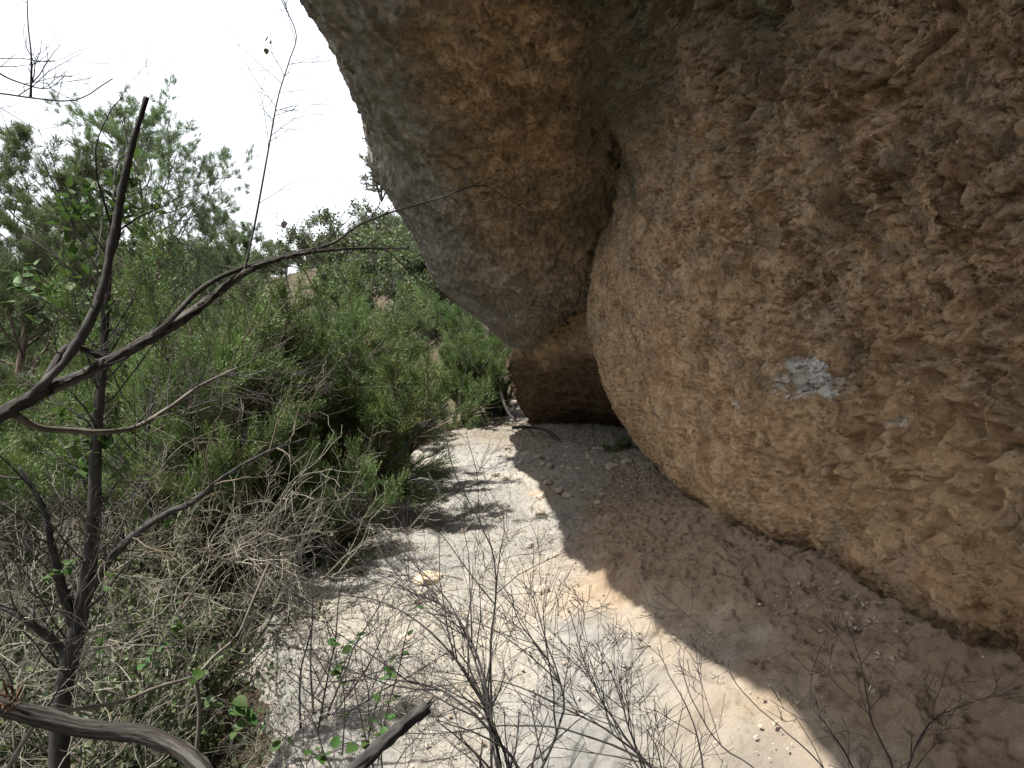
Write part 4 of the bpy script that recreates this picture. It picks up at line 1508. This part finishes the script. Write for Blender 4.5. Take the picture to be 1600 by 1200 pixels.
V, F = leaf_template(length=0.058, width=0.030)
gl_me = np_mesh('leaf', V, F)
gl_me.materials.append(M_glossy)
base = np.array(at(95, 1120, 3.0))
base[2] = gz(base[0], base[1])
sap = empty('evergreen_sapling', base, 'slender dark tree at left with clusters of broad glossy leaves', 'tree')
bb = (base[0], base[1], base[2])
tp = np.concatenate([[np.array(base) + np.array([-0.05, 0, -0.1])], [np.array(at(*p)) for p in [(95, 1110, 3.0), (108, 1040, 3.0), (125, 960, 3.0), (140, 880, 3.0), (147, 800, 3.0), (150, 700, 3.0), (156, 620, 3.02), (165, 500, 3.05), (172, 400, 3.08), (180, 290, 3.1)]]])
tpts = smooth_line(tp, 60) - base
trad = knobbly(rg, tpts, 0.052, 0.008, 0.05)
tk = link('trunk', tubes_mesh('trunk', [(tpts, trad)]), M_darkbark, sap)
t = link('twigs', tubes_mesh('twigs', side_twigs(rg, tpts, trad, 46, 0.55, 2, 0.8, 0.2, 0.005, (3, 5))), M_darktwig, tk)
t['kind'] = 'stuff'
limb(sap, base, 'limb', [(118, 985, 3.0), (95, 915, 2.95), (80, 850, 2.9), (65, 790, 2.9), (30, 730, 2.9)], 0.022, 0.006, M_darkbark, M_darktwig, 14, 0.4, 2, rg, r=0.005)
limb(sap, base, 'limb', [(140, 925, 3.0), (175, 870, 2.95), (215, 832, 2.9), (265, 800, 2.9), (300, 785, 2.85), (350, 745, 2.8), (420, 705, 2.8), (480, 685, 2.85)], 0.018, 0.004, M_darkbark, M_browntwig, 16, 0.4, 2, rg, r=0.004)
limb(sap, base, 'limb', [(112, 1030, 3.0), (70, 990, 2.95), (35, 965, 2.9), (-20, 935, 2.9)], 0.02, 0.008, M_darkbark, M_darktwig, 8, 0.4, 1, rg, r=0.005)
limb(sap, base, 'limb', [(130, 955, 3.0), (160, 930, 2.95), (195, 885, 2.9), (225, 860, 2.9)], 0.010, 0.003, M_darkbark, M_darktwig, 8, 0.3, 1, rg)
leafy(sap, base, [(130, 320, 3.05), (115, 335, 3.05), (182, 285, 3.1), (192, 325, 3.1), (205, 335, 3.1), (130, 500, 3.0), (62, 462, 3.0), (120, 655, 3.0), (140, 690, 3.0), (150, 720, 3.0), (165, 705, 3.0), (165, 500, 3.05), (120, 420, 3.05), (45, 445, 3.0)], 21, gl_me, spread=0.055, size=(0.8, 1.4))


# ================================================================ climbing vine shoots with green leaves
V, F = leaf_template(length=0.034, width=0.027)
vn_me = np_mesh('leaf', V, F)
vn_me.materials.append(M_vine)


def vine(label, lines, nleaf, rng):
    base = np.array(at(*lines[0][0]))
    root = empty('vine', base, label, 'vine')
    for ln in lines:
        o, pts = limb(root, base, 'stem', ln, 0.0022, 0.0012, M_darktwig, rng=rng)
        for k in range(nleaf):
            i = rng.randint(1, len(pts))
            f = link('leaf', vn_me, None, root)
            f.location = pts[i] + rng.normal(size=3) * 0.006
            f.rotation_euler = (rng.uniform(0.7, 2.4), rng.uniform(-0.6, 0.6), rng.uniform(0, 6.28))
            s = rng.uniform(0.55, 1.15)
            f.scale = (s, s, s)


vine('green leaved vine shoots climbing in front of the pale floor at bottom centre', [
    [(590, 1195, 1.9), (605, 1110, 1.9), (622, 1050, 1.9), (640, 975, 1.9), (660, 950, 1.9)],
    [(570, 1200, 1.85), (580, 1130, 1.85), (600, 1070, 1.85), (630, 1035, 1.85)]], 22, rg)
vine('sparse vine shoot with small leaves at the left edge of the pale floor', [
    [(535, 1180, 2.1), (538, 1090, 2.1), (522, 1020, 2.1), (505, 950, 2.1)],
    [(530, 1060, 2.1), (545, 1020, 2.1), (562, 985, 2.1)]], 12, rg)
vine('vine with broad leaves hanging over the lower left twigs near the log', [
    [(290, 1050, 1.5), (340, 1090, 1.5), (400, 1120, 1.5), (460, 1165, 1.5)],
    [(390, 1125, 1.5), (360, 1105, 1.5), (372, 1150, 1.5)],
    [(460, 1165, 1.5), (500, 1180, 1.5), (560, 1158, 1.5), (600, 1150, 1.5)]], 12, rg)
vine('vine leaves among dead twigs left of the crooked branch', [
    [(190, 1090, 2.4), (240, 1020, 2.4), (280, 960, 2.4), (290, 900, 2.4)],
    [(150, 1050, 2.4), (165, 960, 2.4), (170, 900, 2.4)],
    [(120, 870, 2.4), (100, 890, 2.4), (70, 905, 2.4)]], 16, rg)

# dark low plant at the mouth of the recess
db = broad_tree('recess_bush', 44, 0.42, 0.3, 900, 0.045, M_glossy, 'low dark bush in the shadow where the wall foot meets the recess', 'bush')
q = at(968, 712, 9.7)
db.location = (q.x, q.y, fz(q.x, q.y) - 0.02)


# ================================================================ stones, gravel, litter
def stone_at(px, py, Y, wpx, seed, label, flat=0.6, group=None, name='stone', mat=M_stone):
    q = at(px, py, Y)
    w = wpx / FPX * Y * 0.5
    o = rock_blob(name, seed, (w, w * 0.8, w * flat), mat, n=18, amp=0.3, label=label, cat='stone', group=group)
    o.location = (q.x, q.y, fz(q.x, q.y) + w * flat * 0.45)
    o.rotation_euler = (0, 0, seed * 1.3)
    return o


def mat_block():
    m = NT('yellow broken limestone')
    f = m.noise(m.coord(), 18, 7, 0.7)
    c = m.mix(m.ramp(f, 0.35, 0.65), (0.46, 0.36, 0.22), (0.62, 0.55, 0.43))
    return m.done(m.principled(c, 0.92, m.bump(f, 0.6, 0.01), 0.15))


stone_at(669, 897, 5.25, 50, 3, 'largest loose block, pale yellow, lying in the sun on the pale floor', 0.42, mat=mat_block())
stone_at(827, 840, 6.0, 13, 8, 'small reddish stone lying alone near the shadow edge', 0.7)
for i, (px, py, Y, w) in enumerate([(956, 752, 8.6, 22), (980, 749, 8.7, 22), (905, 738, 8.9, 12), (890, 730, 9.0, 13), (945, 742, 8.8, 10)]):
    stone_at(px, py, Y, w, 12 + i, ['flat brown stone, left one of the pair below the wall nose', 'flat brown stone, right one of the pair below the wall nose',
             'small stone left of the pair of flat stones in the shade', 'dark upright stone in the shaded rubble, furthest left', 'small stone just behind the flat pair of stones'][i], 0.45)
for i in range(40):
    if i < 28:
        x, y = rg.uniform(0.2, 1.5), rg.uniform(6.3, 10.8)
    else:
        x, y = rg.uniform(-1.0, 0.6), rg.uniform(3.6, 11)
    w = rg.uniform(0.03, 0.07)
    o = rock_blob('stone', 30 + i, (w, w * 0.8, w * 0.55), M_stone, n=12, amp=0.3, label='fist sized limestone fragment scattered on the ledge floor', cat='stone', group='loose fragments on the ledge')
    o.location = (x, y, fz(x, y) + w * 0.2)
    o.rotation_euler = (0, 0, i)

g_v = np.array([(1, 0, 0.1), (-0.4, 0.85, 0), (-0.6, -0.75, 0.05), (0.1, 0.1, 0.75), (0, 0, -0.5), (0.5, -0.8, 0.3)], float)
g_f = np.array([(0, 1, 3), (1, 2, 3), (2, 5, 3), (5, 0, 3), (1, 0, 4), (2, 1, 4), (5, 2, 4), (0, 5, 4)])
N = 3300
gx = np.concatenate([rg.uniform(-1.7, 1.6, 1800), rg.normal(0.75, 0.5, N - 1800)])
gy = np.concatenate([rg.uniform(2.0, 14, 1800), rg.uniform(5.8, 12.5, N - 1800)])
gx = np.concatenate([gx, rg.uniform(-1.4, 1.1, 2200)])
gy = np.concatenate([gy, rg.uniform(2.2, 7, 2200)])
gx = np.concatenate([gx, 1.60 - np.abs(rg.normal(0, 0.16, 1500))])
gy = np.concatenate([gy, rg.uniform(2.4, 10, 1500)])
keep = (gx < 1.7) & (gx > -1.8)
gx, gy = gx[keep], gy[keep]
gs = 0.004 + 0.012 * rg.rand(len(gx)) ** 3 + 0.0005 * gy
pos = np.stack([gx, gy, floor_z(gx, gy) + gs * 0.4 + 0.004], -1)
V, F = scatter(g_v, g_f, pos, rot_to(rg.normal(size=(len(gx), 3)) * np.array([0.4, 0.4, 1]), rg), gs)
o = link('gravel', np_mesh('gravel', V, F, False), M_stone)
o['kind'] = 'stuff'
o['label'] = 'angular limestone gravel strewn over the shaded ledge floor'

# dead leaves, straw and needles under the shrubs
N = 14000
ly = rg.uniform(1.6, 15, N)
lx = edge_x(ly) + 0.12 - np.abs(rg.normal(0, 1.1, N)) + 0.16 * np.abs(rg.normal(size=N))
lz = np.maximum(ground_z(lx, ly), np.where(lx > -2.4, floor_z(lx, ly), -99)) + 0.015
pos = np.stack([lx, ly, lz + 0.03 * rg.rand(N)], -1)
t_v = np.array([(-0.5, 0, 0), (0.5, 0, 0), (0.4, 0, 5), (-0.1, 0.2, 9)], float)
t_f = np.array([(0, 1, 2), (0, 2, 3)])
V, F = scatter(t_v, t_f, pos, rot_to(rg.normal(size=(N, 3)) * np.array([1, 1, 0.45]), rg), 0.004 + 0.004 * rg.rand(N))
o = link('leaf_litter', np_mesh('leaf_litter', V, F, False), M_litter)
o['kind'] = 'stuff'
o['label'] = 'dry straw and leaf litter under the shrubs at the ledge edge'

# low green undergrowth on the slope
N = 40000
ux = rg.uniform(-7, -1.0, N)
uy = rg.uniform(1.8, 9.5, N)
dens = fbm(np.stack([ux * 0.9, uy * 0.9, 0 * ux], -1), 3, seed=400)
keep = (ux < edge_x(uy) - 0.15) & (dens + 0.25 * rg.rand(N) > 0.05)
ux, uy, dens = ux[keep], uy[keep], dens[keep]
uz = ground_z(ux, uy) + np.clip(0.15 + 0.55 * dens, 0.05, 0.6) * rg.rand(len(ux)) ** 0.7
V, F = scatter(*leaf_template(length=1.0, width=0.5, rows=2), np.stack([ux, uy, uz], -1), rot_to(rg.normal(size=(len(ux), 3)) + np.array([0, 0, 0.4]), rg), 0.022 + 0.03 * rg.rand(len(ux)))
o = link('undergrowth', np_mesh('undergrowth', V, F, False), M_oak)
o['kind'] = 'stuff'
o['label'] = 'low dark green undergrowth below the dead shrubs'
